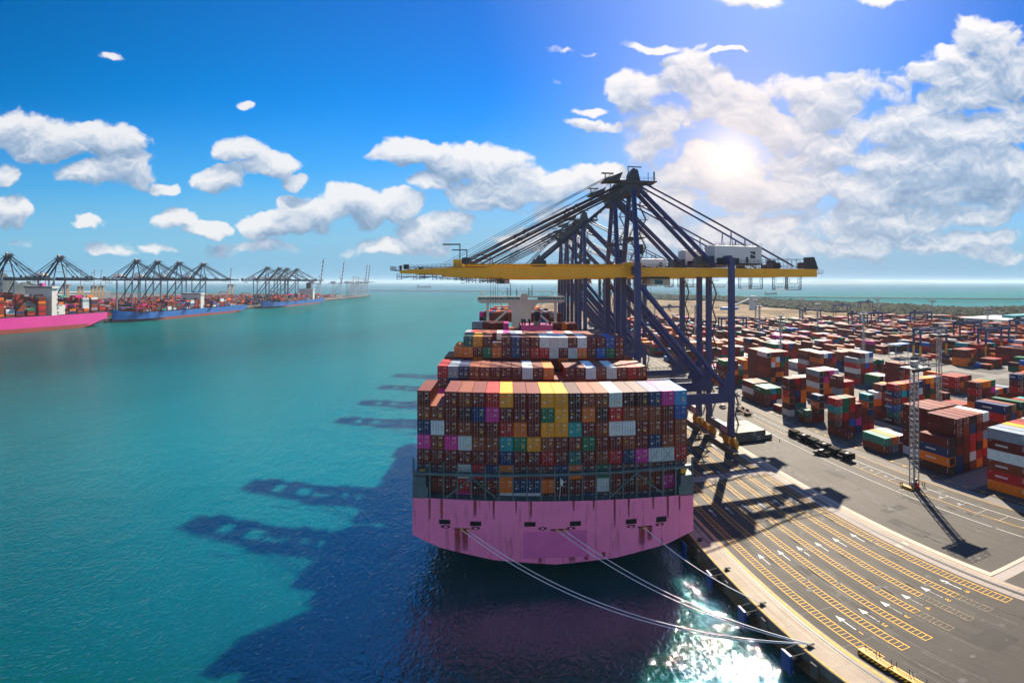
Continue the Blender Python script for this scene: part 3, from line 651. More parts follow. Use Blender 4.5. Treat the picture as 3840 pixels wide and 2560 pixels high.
def hull_part(parent,hb,Lh,deck,mat,boot=0.6,heelf=0.0,transom=(5.7,3.3,1.1,.1),name='hull'):
    """stern at local y=0, bow at +Lh"""
    z1,z2,z3,z4=transom
    st=[(0,1,(z1,z2,z3,z4),0),(10,1,(z1-1.4,z2-2.2,z3-2.6,z4-2.6),0),(22,1,(z1-4,-2.4,-4.4,-5.2),0),(38,1,(-2.5,-6,-8,-9),0),(60,1,(-6,-9,-11,-11),0),
        (Lh*.74,1,(-8,-11,-12,-12),0),(Lh*.83,.93,(-8,-11,-12,-12),.3),(Lh*.90,.70,(-8,-11,-12,-12),1.5),(Lh*.95,.42,(-8,-11,-12,-12),3),(Lh*.985,.16,(-7,-11,-12,-12),4.5),(Lh,.02,(-6,-11,-12,-12),5.5)]
    b=MB(); rings=[]
    for (y,f,(a,c,d,e),dz) in st:
        w=hb*f; fl=1 if f>.95 else .72
        side=[(-w,deck+dz),(-w,boot if a<boot else a+1.2),(-w*fl,max(a+.5,boot-3) if a<boot else a+.6),(-w*fl,a),(-w*.8*fl,c),(-w*.43*fl,d),(0,e)]
        ring=side+[(-x,z) for x,z in reversed(side[:-1])]
        rings.append([(x,y,z+heelf*x) for x,z in ring])
    n=len(rings[0])
    for r in rings: b.v+=r
    for k in range(len(rings)-1):
        for i in range(n-1):
            b.f.append((k*n+i,k*n+i+1,(k+1)*n+i+1,(k+1)*n+i))
            both=st[k][2][0]<boot and st[k+1][2][0]<boot; red = (0<i<n-2) if both else (st[k][0]>=10 and 2<i<n-4)
            b.m.append(1 if red else 0)
    b.f.append(tuple(range(n))); b.m.append(0)
    for k in range(len(rings)-1): b.f.append((k*n,(k+1)*n,(k+1)*n+n-1,k*n+n-1)); b.m.append(2)
    return b.build(name,[mat,M_RED,M_GREYD],parent)
ship=thing('container_ship','huge magenta container ship moored stern-on beside the crane quay','ship',(SCX-.1,101.8,0))
HF=-.02
hull_part(ship,25.5,366,13.75,M_PINK,heelf=HF)
hz=lambda x,z: z+HF*x
# transom openings, fairleads and roller slots (x relative to the centre line)
for xa,xb,za,zb in ((-20.7,-18.7,8.91,9.89),(-15.2,-13.2,8.71,9.7),(-5.6,-3.6,8.63,9.6),(2.5,4.5,8.45,9.48),(12.65,14.65,8.1,9.2),(18.3,20.3,7.95,9.15)):
    f=MB(); f.box(xa,-.05,za,xb,.3,zb); 
    f.box(xa-.12,-.09,za-.12,xb+.12,-.03,za,1); f.box(xa-.12,-.09,zb,xb+.12,-.03,zb+.12,1); f.box(xa-.12,-.09,za,xa,-.03,zb,1); f.box(xb,-.09,za,xb+.12,-.03,zb,1)
    f.build('mooring_port',[M_BLACK,M_PINK],ship)
for x,z in ((-19.5,8.38),(-14.2,8.25),(-2.35,8.13),(2.7,7.99),(13.65,7.6),(19.0,7.45)):
    f=MB(); f.prism([(x+.8*cos(2*pi*q/14)*(1 if abs(cos(2*pi*q/14))>.5 else 1.1),-.08,z+.32*sin(2*pi*q/14)) for q in range(14)],(0,.06,0),1)
    f.prism([(x+.36*cos(2*pi*q/10),-.16,z+.2*sin(2*pi*q/10)) for q in range(10)],(0,.09,0))
    f.build('fairlead',[M_PINK,M_BLACK],ship)
for xa,xb,z in ((-18.1,-15.3,8.02),(-1.0,1.85,7.82),(14.85,17.6,7.28)):
    f=MB(); f.box(xa,-.07,z-.12,xb,.2,z+.12); f.build('roller_fairlead',M_BLACK,ship)
for x,z in ((-16.7,7.94),(-15.55,7.84),(.25,7.72),(1.55,7.67),(16.0,7.1)):
    f=MB(); f.tube((x-.22,-.25,z),(x+.22,-.25,z),.26,10); f.build('roller',M_YEQ,ship)
# open stern frame: posts, cross beam, braces; solid corner bulwarks
f=MB(); yz=.35
for k in range(19):
    x=-22.4+2.475*k; top=20.2 if 0<k<18 else 19.6; f.box(x-.13,yz-.15,hz(x,13.4),x+.13,yz+.15,hz(x,20.9))
f.box(-25.4,yz-.3,18.8,25.4,yz+.9,19.3)
for (a,b_) in ((1,3),(5,3),(13,15),(17,15)):
    x0=-22.4+2.475*a;x1=-22.4+2.475*b_; f.beam((x0,yz,13.9),(x1,yz,18.6),.28,.28)
f.build('stern_frame',M_GREYD,ship)
f=MB(); f.rail((-25.3,yz+.3,19.35),(25.3,yz+.3,19.35),1.0,1.2,.05); f.rail((-22,yz-.2,13.75),(22,yz-.2,13.75),1.0,1.2,.05); f.build('railing',M_GREYD,ship)
for s in (-1,1):
    f=MB(); pts=[(s*25.5,0,hz(s*25.5,13.6)),(s*23.2,0,hz(s*25.5,13.6)),(s*22.7,0,hz(s*25.5,14.2)),(s*22.7,0,hz(s*25.5,15.6)),(s*23.1,0,hz(s*25.5,16.2)),(s*23.1,0,hz(s*25.5,17.9)),(s*25.5,0,hz(s*25.5,17.9))]
    f.prism(pts,(0,6,0)); f.box(min(s*25.5,s*25.2),0,hz(s*25.5,17.9),max(s*25.5,s*25.2),.3,hz(s*25.5,21.6)); f.box(min(s*23.3,s*23.6),2,hz(s*25.5,17.9),max(s*23.3,s*23.6),2.3,hz(s*25.5,20))
    f.build('bulwark',M_GREYD,ship)
    f=MB(); f.cbox(s*23.9,1.2,hz(s*25,18.5),.9,.6,1.1); f.build('winch_box',M_YEQ,ship)
# crossed lashing rods in front of the fifth tier
for k in range(20):
    x=-25.2+2.52*k; z=20.15+HF*x; f=MB(); f.beam((x+.15,2.8,z),(x+2.2,2.8,z+2.75),.05,.05); f.beam((x+2.2,2.75,z),(x+.15,2.75,z+2.75),.05,.05); f.build('lashing_rod',M_STEEL,ship)
# rust runs on the transom plating
def stain_mat():
    m,nt,b=nodes('rust_run'); o=[n for n in nt.nodes if n.type=='OUTPUT_MATERIAL'][0]; tc=N(nt,'ShaderNodeTexCoord'); tr=N(nt,'ShaderNodeBsdfTransparent'); mx=N(nt,'ShaderNodeMixShader')
    b.inputs['Base Color'].default_value=(.42,.05,.02,1); b.inputs['Roughness'].default_value=.7
    sg=N(nt,'ShaderNodeSeparateXYZ'); nt.links.new(tc.outputs['Generated'],sg.inputs[0])
    n1=noise(nt,mapping(nt,tc.outputs['Object'],(5,1,.35)),1.4,5,.7)
    ed=math_(nt,'MULTIPLY',math_(nt,'MULTIPLY',sg.outputs[0],math_(nt,'SUBTRACT',1.0,sg.outputs[0])),4.0)
    a=math_(nt,'MULTIPLY',math_(nt,'MULTIPLY',ed,math_(nt,'POWER',sg.outputs[2],.7)),math_(nt,'MULTIPLY_ADD',n1,2.6,-.75),clamp=True)
    nt.links.new(a,mx.inputs[0]); nt.links.new(tr.outputs[0],mx.inputs[1]); nt.links.new(b.outputs[0],mx.inputs[2]); nt.links.new(mx.outputs[0],o.inputs[0]); return m
M_STAIN=stain_mat()
for (xa,xb,za,zb) in ((-18.0,-16.8,2.6,7.85),(-16.7,-15.5,3.3,7.8),(-.9,.4,4.0,7.6),(.8,2.0,3.6,7.6),(15.0,16.3,3.2,7.1),(16.6,17.6,4.0,7.1),(-3.2,-2.4,.4,2.9),(2.2,3.6,.45,2.6),(5.0,5.9,.7,2.2),(8.2,9.0,1.0,2.4),
    (-20.5,-20.0,8,14.1),(-14.6,-14.0,10.6,14.0),(-11.2,-10.8,10,14),(-4.6,-4.2,10.5,13.8),(3.0,3.4,11.5,13.8),(10.4,10.8,7.5,13.6),(13.0,13.4,9.5,13.5),(20.3,20.8,8.6,13.4),(22.6,23.0,10.0,13.2),(17.6,18.0,10.8,13.4),(-22.6,-22.2,9.5,14.1),(-7.2,-6.9,11.3,13.9),(6.6,7.0,11.6,13.7)):
    MB().box(xa,-.012,za,xb,-.004,zb).build('rust_stain',M_STAIN,ship)
MB().box(-5.8,-.022,1.6,5.6,-.014,7.5).build('repaint_patch',paint('fresh_magenta',(.80,.15,.41),.45,0,.15,.3),ship)
# lashing bridges between the bays
for Y in (118.6,134.3,150.1,166.2,181.6,196.9,225,271.6,287.2,302.6,348.6,364.5,380.5):
    y=Y-101.8; f=MB(); top=24 if Y>119 else 20
    for k in range(0,21): x=-25.2+2.52*k; f.box(x-.14,y-.1,12,x+.14,y+.9,top)
    for z in (16,top-.4): f.box(-25.3,y-.1,z,25.3,y+.9,z+.25)
    f.build('lashing_bridge',M_GREYD,ship)
# funnel casing
f=MB(); f.box(-2.0,151,10,11.6,164,35.1); f.box(-2.3,150.7,35.1,11.9,164.3,35.5); cas=f.build('funnel_casing',M_PINKS,ship)
for k,(x,mm) in enumerate(((-.2,M_DARKM),(2.3,M_BLUEL),(6.2,M_RED),(8.6,M_DARKM))): MB().box(x,150.93,30.3,x+1.4,151.05,32.6).build('door',mm,cas)
f=MB(); f.box(3.6,152,35.5,6.4,156,38.6); f.tube((4.8,153.2,38),(4.8,151.2,40.6),1.55,16,m=1); f.tube((4.8,156,36),(4.8,153.2,38.2),1.4,14,m=1); f.build('funnel',[M_STEEL,M_FUN],ship)
for x in (-1.6,-.5,1.6,10.6):
    f=MB(); f.tube((x,153,35.5),(x,153,37.0),.4,8); f.tube((x,153,36.9),(x-.3,152.1,38.0),.5,8); f.build('exhaust_pipe',M_FUN,ship)
f=MB(); f.rail((-2,151,35.5),(11.6,151,35.5),1.0,1.5,.06); f.build('railing',M_STEEL,ship)
# bridge block
yb=233.5; f=MB(); cx=.1
f.prism([(cx-5.6,yb,10),(cx+5.6,yb,10),(cx+5.6,yb,37.8),(cx+8.2,yb,40.4),(cx+9.8,yb,43),(cx-8.2,yb,43),(cx-7.2,yb,40),(cx-5.6,yb,37.8)],(0,12,0))
f.box(cx-.4,yb-.3,42.9,cx+3.6,yb+3,47.7); tower=f.build('bridge_tower',M_WHITES,ship)
f=MB(); f.box(-25.5,yb,42.9,25.5,yb+4.5,43.9); f.box(-25.5,yb-.15,43.9,25.5,yb+.1,44.3); f.box(-25.5,yb-.2,45.5,25.5,yb+5,46.1); f.box(-23.8,yb+.5,42.2,23.8,yb+4,42.9)
for k in range(22):
    x=-25.4+2.42*k
    if abs(x-1.6)<4: continue
    f.box(x-.09,yb,44.3,x+.09,yb+.1,45.5)
wing=f.build('bridge_wing',M_WHITES,ship)
for a,b_ in ((-25.2,-9.5),(-9.3,-.5),(9.5,25.2)): MB().box(a,yb+.12,44.3,b_,yb+.3,45.5).build('window_band',M_GLASS,wing)
for x in (-19.6,20.1):
    f=MB(); f.box(x-.75,yb+1,14,x+.75,yb+3,42.3); f.build('support_column',M_WHITES,ship)
for s in (-1,1):
    f=MB(); f.beam((cx+s*6.5,yb+1.5,39.2),(cx+s*16.5,yb+1.5,30.5),1.1,1.1); f.beam((cx+s*9.5,yb+3,38.5),(cx+s*13,yb+3,42.5),.35,.35); f.build('brace',M_WHITES,ship)
for x0 in (-8.2,4.4):
    f=MB()
    for dx in (0,2.0): f.tube((x0+dx,yb+2,46),(x0+dx,yb+2,51+ (1.9 if dx==(2.0) else 0)),.16,6)
    for z in (47.4,49,50.6): f.box(x0-.7,yb+1.9,z,x0+2.7,yb+2.1,z+.12)
    for z in (46,48.2): f.beam((x0,yb+2,z),(x0+2,yb+2,z+2),.1,.1); f.beam((x0+2,yb+2,z),(x0,yb+2,z+2),.1,.1)
    f.build('radar_mast',M_FUN,ship)
f=MB(); f.tube((-2.6,yb+2,46),(-2.6,yb+2,50.4),.22,6); f.box(-3.4,yb+1.5,47.3,-1.8,yb+2.5,47.5); f.box(-3.2,yb+1.6,48.6,-2,yb+2.4,48.8); f.build('signal_mast',M_FUN,ship)
for x,r in ((-22.4,.85),(18.6,.5)):
    f=MB(); f.tube((x,yb+2,46),(x,yb+2,47.6),.12,6)
    for k in range(5):
        a0=-pi/2+pi*k/5; a1=a0+pi/5; f.tube((x,yb+2,48.2+r*sin(a0)),(x,yb+2,48.2+r*sin(a1)),max(.02,r*cos(a0)),10,max(.02,r*cos(a1)),caps=False)
    f.build('radome',M_WHITES,ship)
f=MB(); f.rail((-25.4,yb,46.1),(25.4,yb,46.1),1.0,1.6,.06)
for x in (-18.5,-17.6,-12,-9.5,12,14,15.5,22): f.tube((x,yb+1,46),(x,yb+1,rnd.uniform(47,49)),.07,5)
f.build('railing',M_WHITES,ship)
# red quay crane cargo handler standing beyond the bridge on the quay side is built with the yard machines
# stern flag
f=MB(); f.tube((.7,.25,14),(.9,.25,18.4),.05,6); f.build('flagstaff',M_WHITES,ship); MB().prism([(.9,.25,18.3),(1.4,.25,17.7),(1.2,.25,16.6),(.95,.25,16.9)],(0,.04,0)).build('flag',M_WHITES,ship)
# mooring ropes
M_ROPE=paint('white_rope',(.80,.82,.85),.6,0,.1)
def rope(p,q,sag,label,r=.075):
    pts=[]
    for k in range(25):
        t=k/24; v=Vector(p).lerp(Vector(q),t); v.z-=sag*4*t*(1-t); pts.append(v)
    f=MB()
    for a,b_ in zip(pts,pts[1:]): f.tube(a,b_,r,6,caps=False)
    return tag(f.build('mooring_rope',M_ROPE),label,'rope','ropes from the ship to the quay')
rope((SCX-16.7,101.5,7.9),(37.5,64.35,.55),3.4,'sagging white rope from the stern slot farthest from the quay, lower of its pair')
rope((SCX-15.55,101.5,7.8),(37.5,64.5,.6),3.0,'sagging white rope from the stern slot farthest from the quay, upper of its pair')
rope((SCX+.25,101.5,7.7),(37.45,64.25,.5),1.5,'white rope from the middle stern slot, lower of its pair')
rope((SCX+1.55,101.5,7.65),(37.45,64.4,.58),1.2,'white rope from the middle stern slot, upper of its pair')
rope((SCX+16.0,101.5,7.1),(37.3,78.5,.5),.9,'single white rope from the stern slot nearest the quay')
# bollards and fenders along the quay edge
M_IRON=paint('cast_iron',(.03,.03,.032),.6,.2,.3,2,.3); M_FBLUE=paint('fender_blue',(.010,.055,.30),.5,0,.2,.5,.15); M_RUB=paint('fender_rubber',(.03,.028,.026),.75); M_CHAIN=paint('chain',(.05,.045,.045),.6,.4)
NEARB=['farthest along the quay','by the stern corner of the ship','','','']
for k in range(-1,8):
    y=64.25+14.25*k
    f=MB(); f.tube((0,0,0),(0,0,.12),.55,14); f.tube((0,0,.1),(0,0,.55),.28,12,.22); f.tube((0,0,.5),(-.0,.0,.66),.34,12,.3); f.beam((-.2,0,.58),(.75,0,.42),.34,.2)
    lab={0:'black bollard holding the two pairs of white ropes',1:'black bollard holding the single white rope',2:'bare black bollard just past the single-rope bollard',3:'black bollard in the shade of the pink stern'}.get(k,f'black bollard on the quay edge beside the pink hull' if k>3 else 'black bollard on the quay edge below the yellow barrier')
    o=f.build('bollard',M_IRON,None,(37.3,y,0)); tag(o,lab,'bollard','bollards along the quay edge')
    yf=64.85+14.25*k
    t=thing('fender',{0:'blue fender panel below the two rope pairs',1:'blue fender panel below the single-rope bollard',2:'blue fender panel between the bare bollard and the water',3:'blue fender panel by the pink stern corner'}.get(k,'blue fender panel squeezed between hull and quay' if k>3 else 'blue fender panel below the yellow barrier'),'fender',(36.4,yf,-2),0,'fenders on the quay wall')
    f=MB(); f.box(-2.25,-1.25,-1.9,-1.9,1.25,1.7); f.build('panel',M_FBLUE,t)
    f=MB(); f.tube((-1.9,0,-.2),(0,0,-.2),.75,14,.62); f.tube((-1.0,0,-.2),(-.85,0,-.2),.8,14); f.build('rubber_cone',M_RUB,t)
    for s in (-1,1):
        for z in (1.5,-1.2):
            f=MB(); a=Vector((-1.9,s*1.15,z)); b_=Vector((0,s*(1.15 if z<0 else 1.3),z+.25))
            for q in range(14):
                p=a.lerp(b_,q/14); p2=a.lerp(b_,(q+.8)/14); f.beam(p,p2,.14 if q%2 else .06,.06 if q%2 else .14)
            f.build('chain',M_CHAIN,t)
# ---------------------------------------------------------------- ship-to-shore cranes
M_CNAVY=paint('crane_navy',(.032,.040,.150),.42,0,.15,.15,.12); M_CYEL=paint('crane_yellow',(.96,.45,.003),.45,0,.1,.2,.15); M_CDARK=paint('crane_dark_steel',(.045,.042,.055),.5,.2,.2,1)
M_HOUSE=paint('machine_house_white',(.74,.71,.69),.5,0,.08,.2,.1); M_BOGIE=paint('bogie_yellow',(.70,.36,.01),.55,0,.4,1.2,.45); M_CABG=paint('cab_glass',(.04,.11,.11),.1); M_BANN=paint('pale_banner',(.55,.38,.50),.6)
M_SLATE=paint('slate_blue_crane',(.014,.026,.050),.5,0,.15,.2,.12); M_SLATEL=paint('pale_blue_leg',(.13,.18,.27),.5,0,.15,.2,.15); M_CAB=paint('cab_cream',(.55,.47,.36),.5)
def zigzag(b,x,y,z0,z1,w=2.2,step=4.2,dirx=1,m=0):
    z=z0;k=0
    while z+step<=z1+.1:
        a=(x if k%2==0 else x+dirx*w); c=(x+dirx*w if k%2==0 else x)
        for dy in (-.35,.35): b.beam((a,y+dy,z),(c,y+dy,z+step),.10,.22,m); b.beam((a,y+dy,z+1),(c,y+dy,z+step+1),.06,.06,m)
        b.box(min(x,x+dirx*w)-.6,y-.6,z+step-.08,max(x,x+dirx*w)+.6,y+.6,z+step+.04,m)
        b.rail((min(x,x+dirx*w)-.6,y-.6,z+step),(max(x,x+dirx*w)+.6,y-.6,z+step),1.0,.9,.06,m)
        z+=step;k+=1
def make_crane(label,loc,rz,NA,GI,detail=True,BO=M_BOGIE,LEG=None,grp='ship-to-shore cranes on the near quay',dy=10.6):
    """local x: 0 waterside rail, 30.9 landside rail, boom towards -x; y along the quay"""
    LEG=LEG or NA
    c=thing('quay_crane',label,'crane',loc,rz,grp); XL=30.9
    for y in (-dy,dy):
        for x,nm in ((0,'waterside_leg'),(XL,'landside_leg')):
            b=MB(); top=60.5 if x==0 else 62.5
            b.box(x-.95,y-.75,15,x+.95,y+.75,top)
            s=1 if y<0 else -1
            # splayed lower leg: wide at the sill, opening between
            b.prism([(x-.8,y-.75*1,15.2),(x-.8,y+.75,15.2),(x-.8,y+.75+s*1.4,6.2),(x-.8,y-.75,6.2)],(1.6,0,0)) if s==1 else b.prism([(x-.8,y+.75,15.2),(x-.8,y-.75,15.2),(x-.8,y-.75-1.4,6.2),(x-.8,y+.75,6.2)],(1.6,0,0))
            b.build(nm,LEG,c)
        b=MB(); b.box(.95,y-.7,15.5,XL-.95,y+.7,18.8); b.prism([(XL-.95,y-.65,18.8),(XL-4.5,y-.65,18.8),(XL-.95,y-.65,26)],(0,1.3,0)); b.prism([(.95,y-.65,18.8),(3.0,y-.65,18.8),(.95,y-.65,22)],(0,1.3,0)); b.build('portal_beam',NA,c)
        b=MB(); b.rail((1,y+.6,18.8),(XL-4.6,y+.6,18.8),1.1,1.5,.07); b.rail((1,y-.6,18.8),(XL-4.6,y-.6,18.8),1.1,1.5,.07); b.build('railing',M_CDARK,c)
        b=MB(); b.tube((.9,y,53.5),(XL-2.2,y,20.6),.85,12); b.build('diagonal_brace',NA,c)
    for x in (0,XL):
        b=MB(); b.box(x-.75,-dy-1.2,3.7,x+.75,dy+1.2,6.5); b.build('sill_beam',NA,c)
        b=MB(); b.box(x-.7,-dy+.75,57.0 if x==0 else 60.6,x+.7,dy-.75,59.6 if x==0 else 63.2); b.build('cross_beam',NA,c)
        for y in (-dy,dy):
            for q in (-1,1):
                yc=y+q*3.2-(.8 if y>0 else -.8)
                b=MB(); b.prism([(x-.55,yc-2.6,1.3),(x-.55,yc-2.2,2.4),(x-.55,yc-.5,3.7),(x-.55,yc+.5,3.7),(x-.55,yc+2.2,2.4),(x-.55,yc+2.6,1.3)],(1.1,0,0))
                for w_ in (-2.0,-.7,.7,2.0): b.box(x-.45,yc+w_-.5,.5,x+.45,yc+w_+.5,1.5); b.tube((x-.25,yc+w_,.45),(x+.25,yc+w_,.45),.40,10,m=1)
                b.build('bogie',[BO,M_CDARK],c)
    if detail:
        b=MB(); b.box(XL-.84,-dy+1.5,4.3,XL-.76,-dy+7.5,6.2); b.build('banner',M_BANN,c)
        b=MB(); b.cbox(-.05,0,60.2,3.4,8,1.6); b.build('gantry_hood',M_HOUSE,c)
    # girders: twin boxes, boom tapering to the tip
    b=MB()
    for y in (-4.4,4.4):
        z1=59.35
        prof=[(-1.0,56.1),(-45,56.1),(-56,56.5),(-57,57.0),(-73,57.35),(-73,58.3),(-60,59.0),(-54,z1),(-1.0,z1)]
        b.prism([(x,y-.65,z) for x,z in prof],(0,1.3,0))
        b.box(-54.5,y-.4,z1,-1,y-.2,z1+.75) if False else None
        b.tube((-52,y+(.9 if y>0 else -.9),59.9),(-2,y+(.9 if y>0 else -.9),59.9),.28,6)
    for k in range(11): x=-3-6.8*k; b.box(x-.4,-3.75,56.6 if x>-55 else 57.6,x+.4,3.75,57.6 if x>-55 else 58.2)
    b.build('boom',GI,c)
    b=MB()
    for y in (-4.4,4.4): b.box(-.9,y-.65,56.4,66.3,y+.65,59.2); b.cbox(0,y,59.9,5.5,1.5,1.6)
    for k in range(10): x=3+6.8*k; b.box(x-.4,-3.75,56.8,x+.4,3.75,57.8)
    b.build('girder',GI,c)
    b=MB()
    for y in (-5.3,5.3): b.box(-72,y-.35,59.2,-46,y+.35,59.3); b.rail((-52,y,59.35),(-3,y,59.35),1.1,1.6,.07); b.rail((-73,y,58.6),(-54,y,59.35),1.1,1.4,.07); b.rail((3,y,59.3),(66,y,59.3),1.1,1.6,.07)
    b.box(-76,-5,58.2,-72.5,5,58.4); b.rail((-76,-5,58.4),(-72.5,-5,58.4),1.1,.8,.07); b.rail((-76,-5,58.4),(-76,5,58.4),1.1,.8,.07)
    b.cbox(-71.2,-3,59.4,1.6,1.4,1.5); b.cbox(-73.5,0,59.2,.5,2,1.4)
    b.build('walkway',M_CDARK,c)
    for x,wd in ((-71.5,4.6),(-64.5,4.2),(-52,3),(-48,2.6),(-44.6,2.2),(-42,2)):
        b=MB(); zt=57.3 if x<-56 else 56.1
        for xx in (x-wd/2,x-wd/2+1.4): b.beam((xx,-5.1,zt),(xx,-5.1,zt-1.9),.16,.16)
        b.box(x-wd/2,-5.4,zt-1.1,x+wd/2,5.4,zt-.9); b.beam((x-wd/2,-5.1,zt-1.9),(x+wd/2,-5.1,zt-1.0),.12,.12); b.rail((x-wd/2,-5.4,zt-.9),(x+wd/2,-5.4,zt-.9),.8,.7,.06)
        b.build('service_platform',M_CDARK,c)
    # anchor posts for the stays
    b=MB()
    for y in (-4.4,4.4): b.box(-56.2,y-.5,59.2,-53.2,y+.5,61.6)
    b.build('stay_anchor',GI,c)
    b=MB(); 
    for y in (-4.4,4.4): b.cbox(-52.3,y,61.2,2.4,1.2,1.9); b.cbox(-29.5,y,60.4,4,1.4,1.8); b.prism([(-31,y-.5,61),(-28.5,y-.5,61),(-29.6,y-.5,63.2)],(0,1,0))
    b.box(-54.3,-4.3,61.6,-54.0,-4.0,66.4); b.box(-59.5,-4.35,66.1,-54.0,-3.95,66.5); b.box(-45.2,4.1,59.3,-44.9,4.4,63.4); b.box(-50,4.05,63.2,-44.9,4.45,63.5)
    b.build('davit',M_CDARK,c)
    # pylon legs, apex, stays
    for y in (-1,1):
        b=MB(); b.tube((0,y*dy,60.3),(.4,y*3.1,84.5),.92,12,.80); b.build('pylon_leg',NA,c)
    b=MB(); b.tube((0,-7.4,68),(0,7.4,68),.45,8); b.tube((.2,-4.6,77.5),(.2,4.6,77.5),.4,8); b.build('pylon_tie',NA,c)
    b=MB(); b.box(-4.2,-4.2,86.2,4.6,4.2,87.2); b.prism([(-3.2,-3.6,86.2),(3.2,-3.6,86.2),(2.4,-3.6,82.8),(-1.8,-3.6,82.8)],(0,7.2,0)); b.prism([(-4.2,-3.4,87.2),(-9.2,-3.4,86.9),(-9.2,-3.4,87.4),(-3,-3.4,90)],(0,6.8,0))
    b.prism([(-1.2,-2.6,87.2),(2.8,-2.6,87.2),(2.0,-2.6,91.0),(.4,-2.6,91.6),(-.6,-2.6,90.2)],(0,5.2,0)); b.beam((-8.2,0,88),(-8.2,0,90),.3,.3); b.box(-9.4,-.6,89.8,-5.5,.6,90.1)
    b.box(-1.3,-2.4,87.2,-1.05,-2.15,92.0); b.box(-1.3,-2.5,91.8,3.2,-2.1,92.1); b.tube((6,0,87),(6,0,90.8),.12,6)
    b.rail((-4.2,-4.2,87.2),(7.5,-4.2,87.2),1.1,1.2,.08); b.rail((3,4.2,87.2),(7.5,4.2,87.2),1.1,1.2,.08); b.box(3,-4.2,87,8.0,4.2,87.2); b.box(6.9,-3.6,87.2,7.3,-3.2,90.4)
    b.build('apex',M_CDARK if NA is M_CNAVY else NA,c)
    for y in (-1,1):
        ya=y*3.0
        for (p,q,r_,nm) in (((-2.5,ya,86.6),(-53,y*4.4,60.9),.24,'forestay'),((-2.2,ya,85.8),(-51.5,y*4.4,60.0),.19,'forestay'),((-2,ya,84),(-29.6,y*4.4,60.6),.30,'forestay'),
            ((2.4,ya,84.5),(27.4,y*4.6,60),.82,'backstay'),((3.4,ya,86.8),(56.8,y*4.6,60.2),.34,'backstay'),((1.6,ya,83.5),(23.6,y*4.6,60),.5 if False else .0,'backstay')):
            if r_<=0: continue
            r_*=1.0 if detail else 1.7; b=MB(); b.tube(p,q,r_,8)
            if nm=='forestay':
                P,Q=Vector(p),Vector(q)
                for t in (.3,.36,.62,.68): a=P.lerp(Q,t); a2=P.lerp(Q,t+.012); b.tube(a,a2,r_*1.9,8)
            b.build(nm,NA if nm=='backstay' else M_CDARK if NA is M_CNAVY else NA,c)
        b=MB(); b.tube((-6,ya,89.6),(-53,y*4.2,62),.07,5); b.tube((-6,ya*.8,89.2),(-60,y*4.2,60),.06,5); b.tube((-5,ya*.6,88.6),(-31,y*4,62),.06,5); b.build('hoist_rope',M_CDARK,c)
    # hangers by the machinery house
    b=MB()
    for x in (33.5,38.5):
        for y in (-4.6,4.6):
            t=(x-3.4)/(56.8-3.4); z=86.8+(60.2-86.8)*t; b.tube((x,y*(.66+.34*t),z),(x-.9,y,60),.13,5); b.tube((x,y*(.66+.34*t),z),(x+1.1,y,60),.13,5)
    b.build('hanger',NA,c)
    # machinery house
    b=MB(); b.box(22,-5.2,60.4,44.6,5.2,60.9,1); b.box(27.4,-4.9,60.9,44.4,4.9,66.6); b.prism([(27.4,-4.9,66.6),(27.4,4.9,66.6),(27.4,0,67.0)],(17.0,0,0)); b.box(23,-4,60.9,27.4,4,63.2,1); h=b.build('machinery_house',[M_HOUSE,M_CDARK],c)
    b=MB(); b.rail((27.4,-4.8,66.6),(44.4,-4.8,66.6),1.1,1.6,.07); b.rail((27.4,4.8,66.6),(44.4,4.8,66.6),1.1,1.6,.07); b.rail((22,-5.3,60.9),(44.6,-5.3,60.9),1.1,1.6,.07); b.build('railing',M_CDARK,h)
    if detail:
        MB().box(38.5,-5.0,61,39.4,-4.88,63).build('door',M_CDARK,h)
        b=MB(); b.prism([(40.2,-4.96,62.6),(42.0,-4.96,62.6),(42.0,-4.96,63.4),(40.2,-4.96,64.0)],(0,.05,0)); b.prism([(40.2,-4.96,64.4),(42.0,-4.96,63.7),(42.0,-4.96,64.9),(40.2,-4.96,64.9)],(0,.05,0)); b.build('emblem',M_DARKM if False else M_CDARK,h)
        b=MB(); b.box(28,-5.1,60.9,36,-4.95,62.6); b.build('louvre',M_CDARK,h)
    # back-end gear
    b=MB(); b.cbox(64.5,0,60.6,3.2,7,2.2); b.prism([(65.4,-3,59.2),(68.2,-3,59.2),(66.4,-3,63.6),(65.2,-3,63.6)],(0,6,0)); b.cbox(50.5,-3.4,60.4,3,1.6,1.9); b.cbox(54,3.2,60.4,2.4,1.6,1.9)
    for k in range(6): x=47+3.6*k; b.beam((x,-5,59.3),(x,-5,62.6),.14,.14); b.beam((x,5,59.3),(x,5,62.6),.14,.14)
    b.beam((47,-5,62.6),(65,-5,62.6),.16,.16); b.beam((47,5,62.6),(65,5,62.6),.16,.16); b.box(66.3,-4.6,57.6,69.2,4.6,57.8); b.rail((66.3,-4.6,57.8),(69.2,-4.6,57.8),1.1,.9,.07)
    b.build('rope_reeving_gear',M_CDARK,c)
